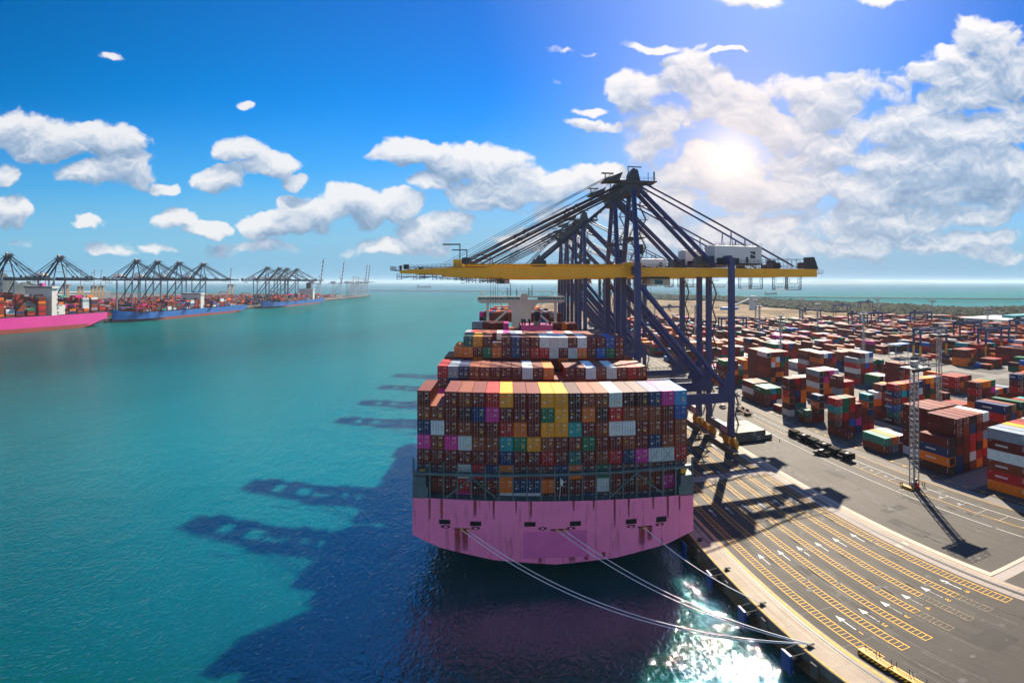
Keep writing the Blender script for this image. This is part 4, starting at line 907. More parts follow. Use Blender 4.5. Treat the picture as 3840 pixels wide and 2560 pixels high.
    for x in (53.6,):
        b=MB(); W=6.0
        for y in (-5.2,5.2):
            for xx in (x-.0,x+W): b.beam((xx,y,56.4),(xx,y,51.9),.22,.22); b.beam((xx+(.8 if xx==x else -.8),y,56.4),(xx+(.8 if xx==x else -.8),y,51.9),.12,.12)
            for k in range(4): b.beam((x,y,56.2-1.1*k),(x+.8,y,55.1-1.1*k),.1,.1); b.beam((x+W,y,56.2-1.1*k),(x+W-.8,y,55.1-1.1*k),.1,.1)
            b.beam((x,y,51.9),(x+W,y,51.9),.24,.24); b.rail((x,y,52),(x+W,y,52),1.1,1.1,.08); b.beam((x+1.4,y,54),(x+W-1.4,y,54),.14,.14); b.beam((x+1.4,y,56),(x+1.4,y,54),.1,.1); b.beam((x+W-1.4,y,56),(x+W-1.4,y,54),.1,.1)
        b.box(x,-5.2,51.85,x+W,5.2,51.95); b.build('access_cage',M_CDARK,c)
    return c
def crane_trolley(c,x,rope_to):
    b=MB(); b.box(x-3.5,-4.2,55.6,x+3.5,4.2,56.3); b.build('trolley',M_CDARK,c)
    b=MB(); b.box(x-2.8,-3.6,53.6,x+4.0,3.6,55.6); b.box(x-1.2,-3.65,53.9,x+1.4,-3.58,55.3,1); b.box(x+4,-2.4,52.9,x+5.2,2.4,53.1); b.rail((x+4,-2.4,53.1),(x+5.2,-2.4,53.1),1.0,.6,.07); b.build('operator_cab',[M_CAB,M_CABG],c)
    b=MB()
    for xx in (x-6,x-4.6,x-3.4,x-2.2):
        for y in (-1.6,1.6): b.tube((xx,y,55.8),(xx,y,rope_to+1),.045,5)
    b.build('hoist_rope',M_CDARK,c)
    b=MB(); b.box(x-5.3,-6.1,rope_to-.1,x-4.9+2.2,6.1,rope_to+.5); b.cbox(x-4,0,rope_to+.8,2.2,3,.9); b.build('spreader',M_ORB,c)
def crane_stairs(c,dy=10.6):
    b=MB(); zigzag(b,1.3,-dy+3.6,61,84,2.2,4.4,1); zigzag(b,1.3,dy-3.2,61,84,2.0,4.4,1); b.box(-2,-6,68.6,4,6,68.8); b.rail((-2,-6,68.8),(4,-6,68.8),1.1,1,.07); b.box(1,-5,63.5,3.2,-2,66.5)
    b.build('pylon_stairway',M_CDARK,c)
    b=MB(); zigzag(b,32.1,dy-.1,7,55,1.7,4.8,1); b.box(31.9,dy-1.4,52.6,36.4,dy+1.2,52.8); b.rail((31.9,dy-1.4,52.8),(36.4,dy-1.4,52.8),1.1,.9,.07); b.beam((36.4,dy-1.4,52.8),(39,dy-1.4,57),.12,.12); b.build('leg_stairway',M_CDARK,c)
    b=MB(); zigzag(b,32.1,-dy-.3,4,18,1.2,3.5,1); b.box(31.8,-dy-1.2,17.2,34.6,-dy+1,17.4); b.rail((31.8,-dy-1.2,17.4),(34.6,-dy-1.2,17.4),1.1,.7,.07); b.build('entry_stairway',M_CDARK,c)
RLAB=['nearest yellow-boomed navy quay crane, the tallest in view','second nearest navy quay crane, close behind the tallest one','third navy quay crane in the row behind the ship','fourth navy quay crane in the row behind the ship','fifth navy quay crane, last but one of the row','farthest navy quay crane at the end of the row']
cr0=make_crane(RLAB[0],(39.85,182.2,0),0,M_CNAVY,M_CYEL); crane_stairs(cr0)
RC=[cr0]
for k,Y in enumerate((213.6,299.5,337.4,380.5,421.5)):
    c=copy_tree(cr0); c.location=(39.85,Y,0); c['label']=RLAB[k+1]; RC.append(c)
crane_trolley(RC[0],8.5,35); crane_trolley(RC[2],-42,27)
for i,xx in ((1,12),(3,6),(4,10),(5,4)): crane_trolley(RC[i],xx,40)
# left-hand terminal cranes (boom towards +x: turned half round)
LX=-549.0
GL='slate blue cranes on the far quay'
LL=['slate crane above the pink ship, cut by the picture edge','slate crane over the stern of the far pink ship','first slate crane over the blue ship bow','second slate crane over the near blue ship','third slate crane over the near blue ship','fourth slate crane over the near blue ship, by its white deckhouse','first slate crane over the farther blue ship','second slate crane over the farther blue ship','third slate crane over the farther blue ship','fourth slate crane over the farther blue ship']
l0=make_crane(LL[0],(LX,468,0),pi,M_SLATE,M_SLATE,False,M_SLATE,M_SLATEL,GL)
for k,Y in enumerate((560,734,792,860,945,1247,1320,1372,1443)):
    c=copy_tree(l0); c.location=(LX,Y,0); c['label']=LL[k+1]
# raised-boom red and white cranes at the tip of the far quay
M_RW_R=paint('crane_red',(.42,.05,.03),.5); M_RW_W=paint('crane_white',(.55,.58,.62),.5)
def boom_up(label,Y,up=True):
    c=thing('quay_crane',label,'crane',(LX,Y,0),pi,'red and white cranes at the far quay tip')
    for y in (-8,8):
        for x in (0,26):
            b=MB(); b.box(x-.9,y-.8,2,x+.9,y+.8,52); b.build('leg',M_RW_W,c)
        b=MB(); b.box(0,y-.6,14,26,y+.6,16.4); b.beam((0,y,50),(26,y,17),1.1,1.1); b.build('portal_beam',M_RW_W,c)
    b=MB(); b.box(-2,-3,48,44,3,50.5); b.build('girder',M_RW_W,c)
    b=MB(); b.box(18,-4,50.5,36,4,56); b.build('machinery_house',M_RW_W,c)
    b=MB()
    for y in (-5,5): b.beam((0,y,52),(2,y*.4,74),1.1,1.1)
    b.tube((2,0,73),(36,0,51),.4,6); b.build('pylon',M_RW_W,c)
    b=MB()
    for k in range(12):
        a=k/12; e=(k+1)/12
        if up: p=(-2-9*a,0,50+72*a); q=(-2-9*e,0,50+72*e)
        else: p=(-2-62*a,0,51+2*a); q=(-2-62*e,0,51+2*e)
        b.beam(p,q,3.0,2.0,k%2)
    if up: b.cbox(-12.5,0,121,4,3,2.2,1)
    else: b.tube((2,0,73),(-50,0,52),.4,6,m=1)
    for k in range(4): b.v+=[]
    b.build('boom',[M_RW_R,M_RW_W],c); return c
boom_up('red and white crane, boom raised, first past the slate cranes',1640)
boom_up('red and white crane, boom raised, standing alone before the quay tip',1862)
boom_up('red and white crane at the quay tip, boom raised, first of two',2190)
boom_up('red and white crane at the quay tip, boom raised, last of all',2235)
for k,Y in enumerate((2030,2065,2100)): boom_up(('red crane at the far quay tip with its long boom lowered','red crane at the far quay tip, boom lowered, middle one','red crane at the far quay tip, boom lowered, last one')[k],Y,False)
# ---------------------------------------------------------------- floodlight masts
M_GALV=paint('galvanised_steel',(.36,.37,.38),.45,.4,.2,1); M_LAMP=paint('floodlight_glass',(.5,.5,.48),.2); M_STRIPE=None
def stripes(name,sc,c1=(.80,.45,.02),c2=(.02,.02,.02),axis=(1,1,0)):
    m,nt,b=nodes(name); tc=N(nt,'ShaderNodeTexCoord'); s=N(nt,'ShaderNodeVectorMath',operation='DOT_PRODUCT'); nt.links.new(tc.outputs['Object'],s.inputs[0]); s.inputs[1].default_value=axis
    f=math_(nt,'GREATER_THAN',math_(nt,'FRACT',math_(nt,'MULTIPLY',s.outputs['Value'],sc)),.5)
    nt.links.new(mixc(nt,f,c1,c2),b.inputs['Base Color']); b.inputs['Roughness'].default_value=.5; return m
M_STRIPE=stripes('hazard_stripes',1.2,axis=(0,1,1)); M_STRIPEZ=stripes('hazard_bands',1.4,axis=(0,0,1)); M_REDBOX=paint('red_cabinet',(.50,.02,.02),.5)
def make_mast(label,loc,near=False):
    t=thing('floodlight_mast',label,'light mast',loc,0,'floodlight masts over the yard')
    b=MB(); w=.85; Ht=32.6
    for sx_ in (-1,1):
        for sy in (-1,1): b.beam((sx_*w,sy*w,0),(sx_*w*.9,sy*w*.9,Ht),.2,.2)
    st=1.45; k=0; z=.2
    while z+st<Ht:
        s=1 if k%2 else -1
        for (ax,ay,bx,by) in ((-1,-1,1,-1),(1,-1,1,1),(1,1,-1,1),(-1,1,-1,-1)):
            b.beam((ax*w,ay*w,z if s>0 else z+st),(bx*w,by*w,z+st if s>0 else z),.09,.09); b.beam((ax*w,ay*w,z),(bx*w,by*w,z),.08,.08)
        z+=st;k+=1
    b.box(-.18,-.18,0,.18,.18,Ht)     # cable ladder up the middle
    b.build('lattice_tower',M_GALV,t)
    b=MB(); b.box(-2.6,-2.6,32.5,2.6,2.6,32.8)
    for (p,q) in (((-2.6,-2.6),(2.6,-2.6)),((2.6,-2.6),(2.6,2.6)),((2.6,2.6),(-2.6,2.6)),((-2.6,2.6),(-2.6,-2.6))): b.rail((*p,32.8),(*q,32.8),2.2,1.3,.08)
    b.cbox(0,0,33.6,1.6,1.6,1.4); b.tube((0,0,34),(0,0,37.2),.06,5); b.build('head_platform',M_GALV,t)
    for y in (-2.9,2.9):
        b=MB()
        for k in range(7): b.cbox(-2.7+.9*k,y,32.2,.62,.5,.5)
        b.box(-3.1,y-.08,32.4,3.1,y+.08,32.6); b.build('floodlight_bar',[M_IRON],t)
    if near:
        b=MB(); b.cbox(.1,-1.0,.75,1.0,.8,1.5); b.build('cabinet',M_REDBOX,t)
        b=MB(); b.cbox(-1.1,-.5,.9,.9,.7,1.8); b.cbox(1.1,.4,1.0,.7,.7,2.0); b.build('control_box',M_GALV,t)
        b=MB(); b.box(-2.6,-1.9,0,-1.7,2.0,.75); b.build('kerb_barrier',M_STRIPE,t)
        for p in ((-2.7,2.3),(-2.0,2.4),(2.0,-1.0),(1.9,-1.9)): b=MB(); b.tube((*p,0),(*p,1.6),.12,8); b.build('guard_post',M_STRIPEZ,t)
    return t
make_mast('lattice floodlight mast with hazard-striped base beside the quay road, the nearest one',(95.6,111.6,0),True)
for (x,y,l) in ((163.7,175.2,'second nearest lattice mast, rising from the lane behind the navy-banded stack'),(437,479,'lattice mast in front of the teal shed and mangroves'),(345,312,'lattice mast among the gantry cranes before the teal shed roof'),
  (230,322,'lattice mast just past the blue-roofed gate'),(436,580,'far mast standing against the lagoon water'),(290,483,'far mast beside the gantry with yellow feet near the sand'),(350,622,'tall far mast against the bright sea by the mangroves'),
  (160.5,311,'lattice mast rising behind the big maroon block'),(222,472,'far mast beside two gantries, nearer of a pair'),(290,627,'far mast beside two gantries, farther of a pair'),(165,484,'slender mast seen between the crane braces'),(169,641,'thin mast on the sand seen between crane legs')):
    make_mast(l,(x,y,0))
# ---------------------------------------------------------------- rubber-tyred gantries
M_RTGY=paint('gantry_yellow',(.74,.36,.01),.5,0,.15,.4,.15); M_SPRO=paint('spreader_orange',(.62,.11,.03),.5,0,.2)
def make_rtg(label,loc):
    t=thing('yard_gantry',label,'gantry crane',loc,0,'blue and yellow yard gantry cranes'); S=24.5
    for x in (0,S):
        for y in (-3.6,3.6):
            g_=MB(); g_.box(x-.55,y-.6,10.5,x+.55,y+.6,21); lg=g_.build('leg',M_CNAVY,t)
            g_=MB(); g_.box(x-.56,y-.61,2.6,x+.56,y+.61,10.5); g_.build('leg_foot',M_RTGY,lg)
        g_=MB(); g_.box(x-.6,-6.2,1.4,x+.6,6.2,2.7); g_.box(x-1.0,-1.8,2.7,x+1.0,1.8,4.6); g_.build('sill_beam',M_CNAVY,t)
        for y in (-5,5):
            g_=MB()
            for q in (-.9,.9): g_.tube((x-.5,y+q,.8),(x+.5,y+q,.8),.8,12)
            g_.build('wheel',M_RUB,t)
    for y in (-3.6,3.6): g_=MB(); g_.box(-.9,y-.6,20.4,S+.9,y+.6,22.4); g_.build('main_beam',M_CNAVY,t)
    g_=MB(); g_.rail((-.9,-4.3,22.4),(S+.9,-4.3,22.4),1.1,1.8,.09); g_.rail((-.9,4.3,22.4),(S+.9,4.3,22.4),1.1,1.8,.09); g_.build('railing',M_CDARK,t)
    return t
def rtg_trolley(t,x,zsp,dz=0):
    g_=MB(); g_.box(x-2.6,-4.2,22.4,x+2.6,4.2,23.2); g_.cbox(x-.8,0,24.2,2.6,3.2,2.0); g_.cbox(x+1.4,1.2,23.9,1.4,2,1.4); g_.rail((x-2.6,-4.2,23.2),(x+2.6,-4.2,23.2),1.1,.9,.08); g_.box(x-2.4,-2.2,18.2,x-1.0,0,20.4); g_.build('trolley',M_CDARK,t)
    g_=MB(); g_.box(x-1.2,-6.1,zsp,x+1.2,6.1,zsp+.5); g_.cbox(x,0,zsp+1.0,2.2,4,1.1); g_.build('spreader',M_SPRO,t)
    g_=MB()
    for q in (-1,1):
        for y in (-2,2): g_.tube((x+q,y,zsp+1.2),(x+q,y,22.4),.05,5)
    g_.build('hoist_rope',M_CDARK,t)
RT=[]
for (x,y,l,tx,zs) in ((259.6,300,'yard gantry lifting a maroon box, nearest of the gantry cranes',18,13),(329,331,'yard gantry in front of the teal shed, spreader over white boxes',6,15),(292.6,269.7,'yard gantry straddling the orange-sided stack',15,13),
   (401,471,'yard gantry standing before the mangroves, spreader lowered at its near legs',4,11),(336,494,'yard gantry of the touching pair in mid yard, the nearer one',3,16),(353,497,'yard gantry of the touching pair in mid yard, the inner one',17,17),
   (333,592,'yard gantry near the sand edge beside two far masts',6,16),(190,488,'yard gantry partly behind the tall crane leg',12,16),(445,694,'far yard gantry alone before the mangrove belt',14,15),(547,777,'farthest yard gantry against the sea',18,17),
   (376,311,'yard gantry cut by the picture edge',8,14),(203,729,'tiny far gantry on the sand behind the crane braces',10,16)):
    t=make_rtg(l,(x,y,0)); rtg_trolley(t,tx,zs); RT.append(t)
# the box hanging from the nearest gantry
cont(259.6+18-CW/2,300-6.1,10.25,12.19,2.72,'b','held by the spreader of the nearest gantry','containers stacked in the yard',True)
# ---------------------------------------------------------------- things on the quay road
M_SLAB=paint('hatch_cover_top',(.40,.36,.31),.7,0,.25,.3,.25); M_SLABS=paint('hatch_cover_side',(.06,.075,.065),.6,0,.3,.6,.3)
for k,(x0,y0,x1,y1,l) in enumerate(((73.9,174.4,86.9,190.6,'bottom hatch cover of the stack beside the crane leg'),(73.9,174.6,86.8,190.4,'second hatch cover from the ground in the stack'),(74.0,174.8,84.6,190.5,'third hatch cover from the ground, narrower than those below'),(74.0,175.0,84.6,191.0,'topmost pale hatch cover lying on the stack beside the crane leg'))):
    z=.25+.86*k; t=thing('hatch_cover',l,'hatch cover',((x0+x1)/2,(y0+y1)/2,z),0,'hatch covers stacked beside the crane'); hx,hy=(x1-x0)/2,(y1-y0)/2
    b=MB(); b.box(-hx,-hy,.04,hx,hy,.68); b.build('side_frame',M_SLABS,t)
    b=MB(); b.box(-hx+.05,-hy+.05,.68,hx-.05,hy-.05,.74); b.build('top_plate',M_SLAB,t)
    b=MB()
    for (sx_,sy) in ((-.4,.2),(.5,.2),(-.5,-.5)): b.box(hx*sx_-1.8,hy*sy-.06,.74,hx*sx_+1.8,hy*sy+.06,.80)
    b.build('hatch_rib',M_IRON,t)
    for cx_ in (-1,1):
        for cy_ in (-1,1): MB().cbox(cx_*(hx-.2),cy_*(hy-.2),.80,.35,.35,.18).build('lifting_socket',M_IRON,t)
    b=MB(); r=random.Random(k); xx=hx*.3-1
    for q in range(4): b.box(xx,-hy-.015,.28,xx+.22,-hy-.002,.56); xx+=.3
    b.build('lettering',M_MARKW,t)
M_TRL=paint('trailer_black',(.016,.016,.017),.85,0,.3,1.,.2,spec=.15); M_TRR=paint('trailer_red_brown',(.12,.03,.02),.6,0,.3,1.,.3)
def trailer(label,x,y,L=12.4,mat=M_TRL,boxes=True,rz=0,grp='black trailers parked nose to tail'):
    t=thing('trailer',label,'trailer',(x,y,0),rz,grp)
    b=MB()
    for s in (-1,1): b.box(s*.55-.1,-L/2,1.0,s*.55+.1,L/2,1.35); b.box(s*1.2-.06,-L/2,1.25,s*1.2+.06,L/2,1.42)
    for k in range(13): yy=-L/2+.2+k*(L-.4)/12; b.box(-1.22,yy-.06,1.1,1.22,yy+.06,1.35); b.box(-1.26,yy-.05,.75,-1.18,yy+.05,1.6); b.box(1.18,yy-.05,.75,1.26,yy+.05,1.6)
    b.build('chassis',mat,t)
    for yy in (-L/2+2,-L/2+3.3,L/2-2.4,L/2-1.2):
        b=MB(); b.tube((-1.15,yy,.5),(1.15,yy,.5),.5,12); b.build('axle_wheels' if 0 else 'wheel',M_RUB,t)
    if boxes:
        for yy,ll in ((-L*.26,4.9),(L*.24,4.6)):
            b=MB(); b.box(-1.15,yy-ll/2,1.5,1.15,yy+ll/2,1.62)
            for k in range(4): q=yy-ll/2+.25+k*(ll-.5)/3; b.box(-1.1,q-.12,1.62,1.1,q+.12,2.25)
            for s in (-1,0,1): b.box(s*1.0-.1,yy-ll/2+.1,1.62,s*1.0+.1,yy+ll/2-.1,2.25)
            b.box(-1.15,yy-ll/2,2.25,1.15,yy+ll/2,2.33); b.build('gear_box',mat,t)
        b=MB(); b.box(-.5,-L*.34,2.34,.5,-L*.34+.9,2.38); b.build('deck_plate',M_MARKW,t)
        b=MB(); b.box(-1.2,-L/2-.12,.7,1.2,-L/2,2.6); b.build('end_board',mat,t)
    else:
        for yy in (-L*.12,L*.22): b=MB(); b.box(.9,yy-1.3,1.4,1.1,yy+1.3,2.2); b.build('side_stake',mat,t)
    return t
trailer('black trailer at the near end of the parked line, beside the bay numbers',95.5,145.8); trailer('middle black trailer of the parked line behind the pickup',95.4,158.6); trailer('black trailer at the far end of the parked line',95.3,171.4)
trailer('empty red-brown trailer chassis parked behind the crane leg',94.3,215.5,13.2,M_TRR,False,0,'trailers on the quay road')
def wheelset(t,pts,r,w=.25):
    for (x,y) in pts: b=MB(); b.tube((x-w/2,y,r),(x+w/2,y,r),r,14); wl_=b.build('wheel',M_RUB,t); b=MB(); b.tube((x-w/2-.01,y,r),(x+w/2+.01,y,r),r*.55,10); b.build('rim',M_GALV,wl_)
M_CARK=paint('black_car_paint',(.012,.012,.014),.25); M_CARW=paint('white_car_paint',(.62,.63,.65),.3); M_CARG=paint('car_glass',(.015,.02,.025),.08)
t=thing('pickup_truck','black pickup truck with an open load bed beside the parked trailers','pickup',(91.9,150.6,0),radians(30))
b=MB(); b.box(-.92,-2.6,.5,.92,2.6,.95); b.box(-.92,.9,.95,.92,2.55,1.15); b.box(-.92,-2.6,.95,-.82,-.5,1.3); b.box(.82,-2.6,.95,.92,-.5,1.3); b.box(-.92,-2.6,.95,.92,-2.5,1.3); b.build('body',M_CARK,t)
b=MB(); pr=[(-.92,-.5,.95),(-.92,1.35,1.15),(-.78,.75,1.75),(-.78,-.4,1.78)]; b.add(pr+[(-x,y,z) for x,y,z in pr],[(0,1,2,3),(7,6,5,4),(0,4,5,1),(1,5,6,2),(2,6,7,3),(3,7,4,0)]); cb=b.build('cab',M_CARG,t); MB().box(-.76,-.4,1.76,.76,.75,1.82).build('roof',M_CARW,cb)
wheelset(t,((-.85,1.65),(.85,1.65),(-.85,-1.6),(.85,-1.6)),.38)
for x in (-.65,.65): MB().cbox(x,2.6,.85,.35,.06,.2).build('headlight',M_LAMP,t)
t=thing('car','white car parked on the quay road, seen through the crane base','car',(90.2,228.7,0),0)
b=MB(); b.box(-.88,-2.2,.35,.88,2.2,.9); b.build('body',M_CARW,t)
b=MB(); pr=[(-.84,-1.9,.9),(-.84,1.1,.9),(-.68,.45,1.5),(-.68,-1.2,1.5)]; b.add(pr+[(-x,y,z) for x,y,z in pr],[(0,1,2,3),(7,6,5,4),(0,4,5,1),(1,5,6,2),(2,6,7,3),(3,7,4,0)]); cb=b.build('cabin',M_CARG,t); MB().box(-.66,-1.2,1.49,.66,.45,1.54).build('roof',M_CARW,cb)
wheelset(t,((-.8,1.35),(.8,1.35),(-.8,-1.35),(.8,-1.35)),.33)
t=thing('traffic_cone','small red traffic cone alone on the quay road','cone',(87.9,170.9,0)); M_CONE=paint('cone_red',(.55,.06,.03),.5); MB().box(-.25,-.25,0,.25,.25,.06).build('base',M_CONE,t); b=MB(); b.tube((0,0,.06),(0,0,1.0),.2,12,.04); b.build('cone_body',M_CONE,t)
# hazard-striped walkway on the quay
for k,(y,l) in enumerate(((56.6,'hazard-striped walkway block with handrail beside the first lane end'),(50.4,'hazard-striped walkway block cut by the picture bottom'))):
    t=thing('walkway_barrier',l,'barrier',(42.15+.12*k,y,0),0,'striped barriers on the quay'); b=MB(); b.box(-.5,-3.0,.12,.5,3.0,.85); b.build('block',M_STRIPE,t)
    b=MB(); b.box(-.48,-2.98,.85,.48,2.98,.89); b.build('tread',M_BOGIE,t)
    for (ya,yb_) in ((-2.7,-.3),(.3,2.7)): b=MB(); b.rail((.45,ya,.85),(.45,yb_,.85),1.0,2.3,.06); b.build('handrail',M_IRON,t)
# low barrier rails beside the yard lanes
for k,(x,y0,y1,l) in enumerate(((130.5,145,235,'long low steel guard rail between the first two stack rows'),(186.5,150,240,'long low steel guard rail behind the second mast'),(213,200,330,'long low guard rail before the gate lanes'))):
    b=MB()
    for xx in (x,x+.9):
        b.box(xx-.05,y0,.55,xx+.05,y1,.8); n=int((y1-y0)/3)
        for q in range(n): b.box(xx-.06,y0+3*q,0,xx+.06,y0+3*q+.12,.55)
    for q in range(int((y1-y0)/6)): b.box(x,y0+6*q,.62,x+.9,y0+6*q+.08,.7)
    tag(b.build('guard_rail',M_GALV),l,'guard rail')
# gate house, office, sheds
M_WALLW=paint('white_wall',(.55,.60,.62),.7); M_BLUER=paint('blue_roof',(.03,.20,.55),.5); M_TEAL=paint('teal_cladding',(.03,.33,.38),.5,0,.15,.05); M_ROOFP=paint('pale_roof',(.55,.56,.56),.6,0,.2,.05); M_WIN=paint('window_dark',(.03,.045,.06),.15)
t=thing('site_office','low white site office with a blue awning behind the green-roofed stack','building',(176,316,0),0)
MB().box(-5,-6,0,9,7,4.4).build('wall',M_WALLW,t); MB().box(-5.4,-6.4,4.4,9.4,7.4,4.8).build('roof',M_ROOFP,t); b=MB(); b.box(-1,-9.5,3.0,8,-6,3.2); b.build('awning',M_BLUER,t)
for x in (-.6,3.4,7.6): b=MB(); b.tube((x,-9.2,0),(x,-9.2,3.0),.12,6); b.build('awning_post',M_GALV,t)
for x in (-3.5,1,5): MB().box(x,-6.06,1.2,x+2,-5.98,2.6).build('window',M_WIN,t)
t=thing('gate_canopy','small steel gate tower with a flat blue roof in the pale lane','gate',(261,322,0),0)
MB().box(-7,-5,9.4,7,5,10.0).build('roof',M_BLUER,t); b=MB(); b.box(-2.4,-2.4,3.4,2.4,2.4,8.4); b.build('cabin',M_WIN,t); MB().box(-6,-4.5,3.0,6,4.5,3.4).build('deck',M_WALLW,t)
for x in (-5.5,5.5):
    for y in (-4,4): b=MB(); b.tube((x,y,0),(x,y,9.4),.25,6); b.build('post',M_GALV,t)
b=MB(); b.rail((-6,-4.5,3.4),(6,-4.5,3.4),1.1,1.5,.09); b.build('railing',M_GALV,t)
for (x0,y0,x1,y1,z,l) in ((480,402,545,480,12,'long teal warehouse with a pale roof behind the gantries'),(512,420,560,440,15,'small teal block rising above the warehouse roof'),(500,300,570,392,14,'teal warehouse at the picture edge')):
    t=thing('warehouse',l,'warehouse',((x0+x1)/2,(y0+y1)/2,0)); hx,hy=(x1-x0)/2,(y1-y0)/2
    MB().box(-hx,-hy,0,hx,hy,z).build('wall',M_TEAL,t); MB().box(-hx-.5,-hy-.5,z,hx+.5,hy+.5,z+.7).build('roof',M_ROOFP if z!=15 else M_TEAL,t)
    b=MB(); b.box(-hx-.06,-hy+4,1,-hx-.01,hy-4,3.8); b.build('loading_door',M_WIN,t)
b=MB(); b.rail((505,430,12.7),(505,462,12.7),7,4,.3); tag(b.build('roof_sign_frame',M_GALV),'open lattice frame standing on the teal warehouse roof','sign frame')
t=thing('batching_plant','pale batching plant with a silo on the far sand','plant',(480,1050,0)); MB().box(-6,-6,0,6,6,26).build('silo',M_ROOFP,t); b=MB(); b.beam((-8,0,20),(-60,-5,1),4,3); b.build('conveyor',M_GALV,t); MB().box(-70,-18,0,-40,4,5).build('shed',M_BLUER,t)
# ---------------------------------------------------------------- mangroves, lagoon bars, breakwater, hills, far ships
def foliage_mat():
    m,nt,b=nodes('mangrove_leaf'); tc=N(nt,'ShaderNodeTexCoord'); n1=noise(nt,tc.outputs['Object'],.06,4,.7); n2=noise(nt,tc.outputs['Object'],.6,3,.7)
    c=mixc(nt,ramp(nt,n1,[(.35,(0,0,0)),(.65,(1,1,1))]),(.026,.034,.016),(.055,.055,.028)); c=mixc(nt,ramp(nt,n2,[(.4,(0,0,0)),(.7,(.6,.6,.6))]),c,(.075,.066,.030)); nt.links.new(c,b.inputs['Base Color']); b.inputs['Roughness'].default_value=.9; b.inputs['Specular IOR Level'].default_value=.1; return m
SH=[(500,2440),(620,2320),(755,1793),(752,1455),(776,1221),(780,1105),(810,1010),(822,869),(830,800),(960,760)]
NR=[(310,1640),(440,1680),(590,1500),(540,1111),(550,970),(548,858),(588,830),(574,690),(560,640),(610,480)]
b=MB(); r=random.Random(5)
ico=[]; 
bm=bmesh.new(); bmesh.ops.create_icosphere(bm,subdivisions=1,radius=1); icov=[v.co.copy() for v in bm.verts]; icof=[tuple(v.index for v in f.verts) for f in bm.faces]; bm.free()
for k in range(13000):
    u=r.random()*(len(SH)-1); i=int(u); f=u-i; s=Vector(SH[i]).lerp(Vector(SH[i+1]),f); n_=Vector(NR[i]).lerp(Vector(NR[i+1]),f); v=r.random(); p=n_.lerp(s,v*.97)
    if r.random()>(.5+.9*v): continue
    R=r.uniform(2.6,6.0)*(1+.35*(p.length>1200)); h=r.uniform(.45,.8)
    
    zz=R*h*.55; q=r.uniform(0,6.28)
    b.add([(p.x+R*(c_.x*cos(q)-c_.y*sin(q))*r.uniform(.75,1.2),p.y+R*(c_.x*sin(q)+c_.y*cos(q))*r.uniform(.75,1.2),max(0,zz+R*h*c_.z*r.uniform(.75,1.2))) for c_ in icov],icof)
tag(b.build('mangrove_forest',foliage_mat()),'green mangrove belt along the lagoon behind the yard','mangroves',None,'stuff')
M_ROCK=paint('breakwater_rock',(.13,.11,.09),.9,0,.4,.3)
def bund(name,pts,w,h,label):
    b=MB(); r=random.Random(3)
    for (a,c_) in zip(pts,pts[1:]):
        a=Vector((*a,0)); c_=Vector((*c_,0)); d=(c_-a).normalized(); n_=Vector((-d.y,d.x,0)); n=max(2,int((c_-a).length/40))
        for k in range(n):
            p=a.lerp(c_,k/n); q=a.lerp(c_,(k+1)/n); hh=h*r.uniform(.85,1.15)
            b.prism([p+n_*w+Vector((0,0,-6)),p+n_*w*.3+Vector((0,0,hh)),p-n_*w*.3+Vector((0,0,hh)),p-n_*w+Vector((0,0,-6))],q-p)
    return tag(b.build(name,M_ROCK),label,'breakwater')
bund('breakwater',[(-930,3766),(-194,3546),(622,3307),(1000,3170)],14,-.6,'long dark breakwater line across the open sea ahead')
bund('breakwater',[(780,2050),(840,1964),(1100,1829),(1330,1480),(1470,1290),(1560,1150)],9,-1.2,'low rock bund crossing the bright lagoon beyond the yard')
sheet('sand_bar',[[(800,1000),(835,1010),(1080,860),(1400,900),(1420,850),(1100,770),(900,795),(822,850)]],M_SAND,-4.2)
def hill(name,cx,cy,R,hgt,seed,mat,kx=1.0):
    r=random.Random(seed); b=MB(); n=40; rings=9; vs=[]
    ph=[r.uniform(0,6.28) for _ in range(8)]
    for j in range(rings+1):
        q=j/rings
        for k in range(n):
            a=2*pi*k/n; rr=R*q*(1+.18*sin(3*a+ph[0])+.1*sin(5*a+ph[1])+.06*sin(9*a+ph[2]))
            z=hgt*(cos(pi*q)+1)/2*(1+.18*sin(4*a+ph[3])*q+.14*sin(7*q*3+ph[4]+a)) -6*(q>.99)
            vs.append((cx+kx*rr*cos(a),cy+rr*sin(a),z))
    fs=[(j*n+k,j*n+(k+1)%n,(j+1)*n+(k+1)%n,(j+1)*n+k) for j in range(rings) for k in range(n)]
    b.add(vs,fs); return struct(b.build(name,mat,None,None,True))
M_HILL=paint('wooded_hill',(.045,.052,.038),.9,0,.5,.02)
hill('hills',-2790,2300,200,104,1,M_HILL,1.0); hill('hills',-2560,2330,150,52,2,M_HILL,1.0)
hill('hills',9800,15500,1500,98,4,M_HILL,1.6); hill('hills',11800,14800,1300,70,5,M_HILL,1.8)
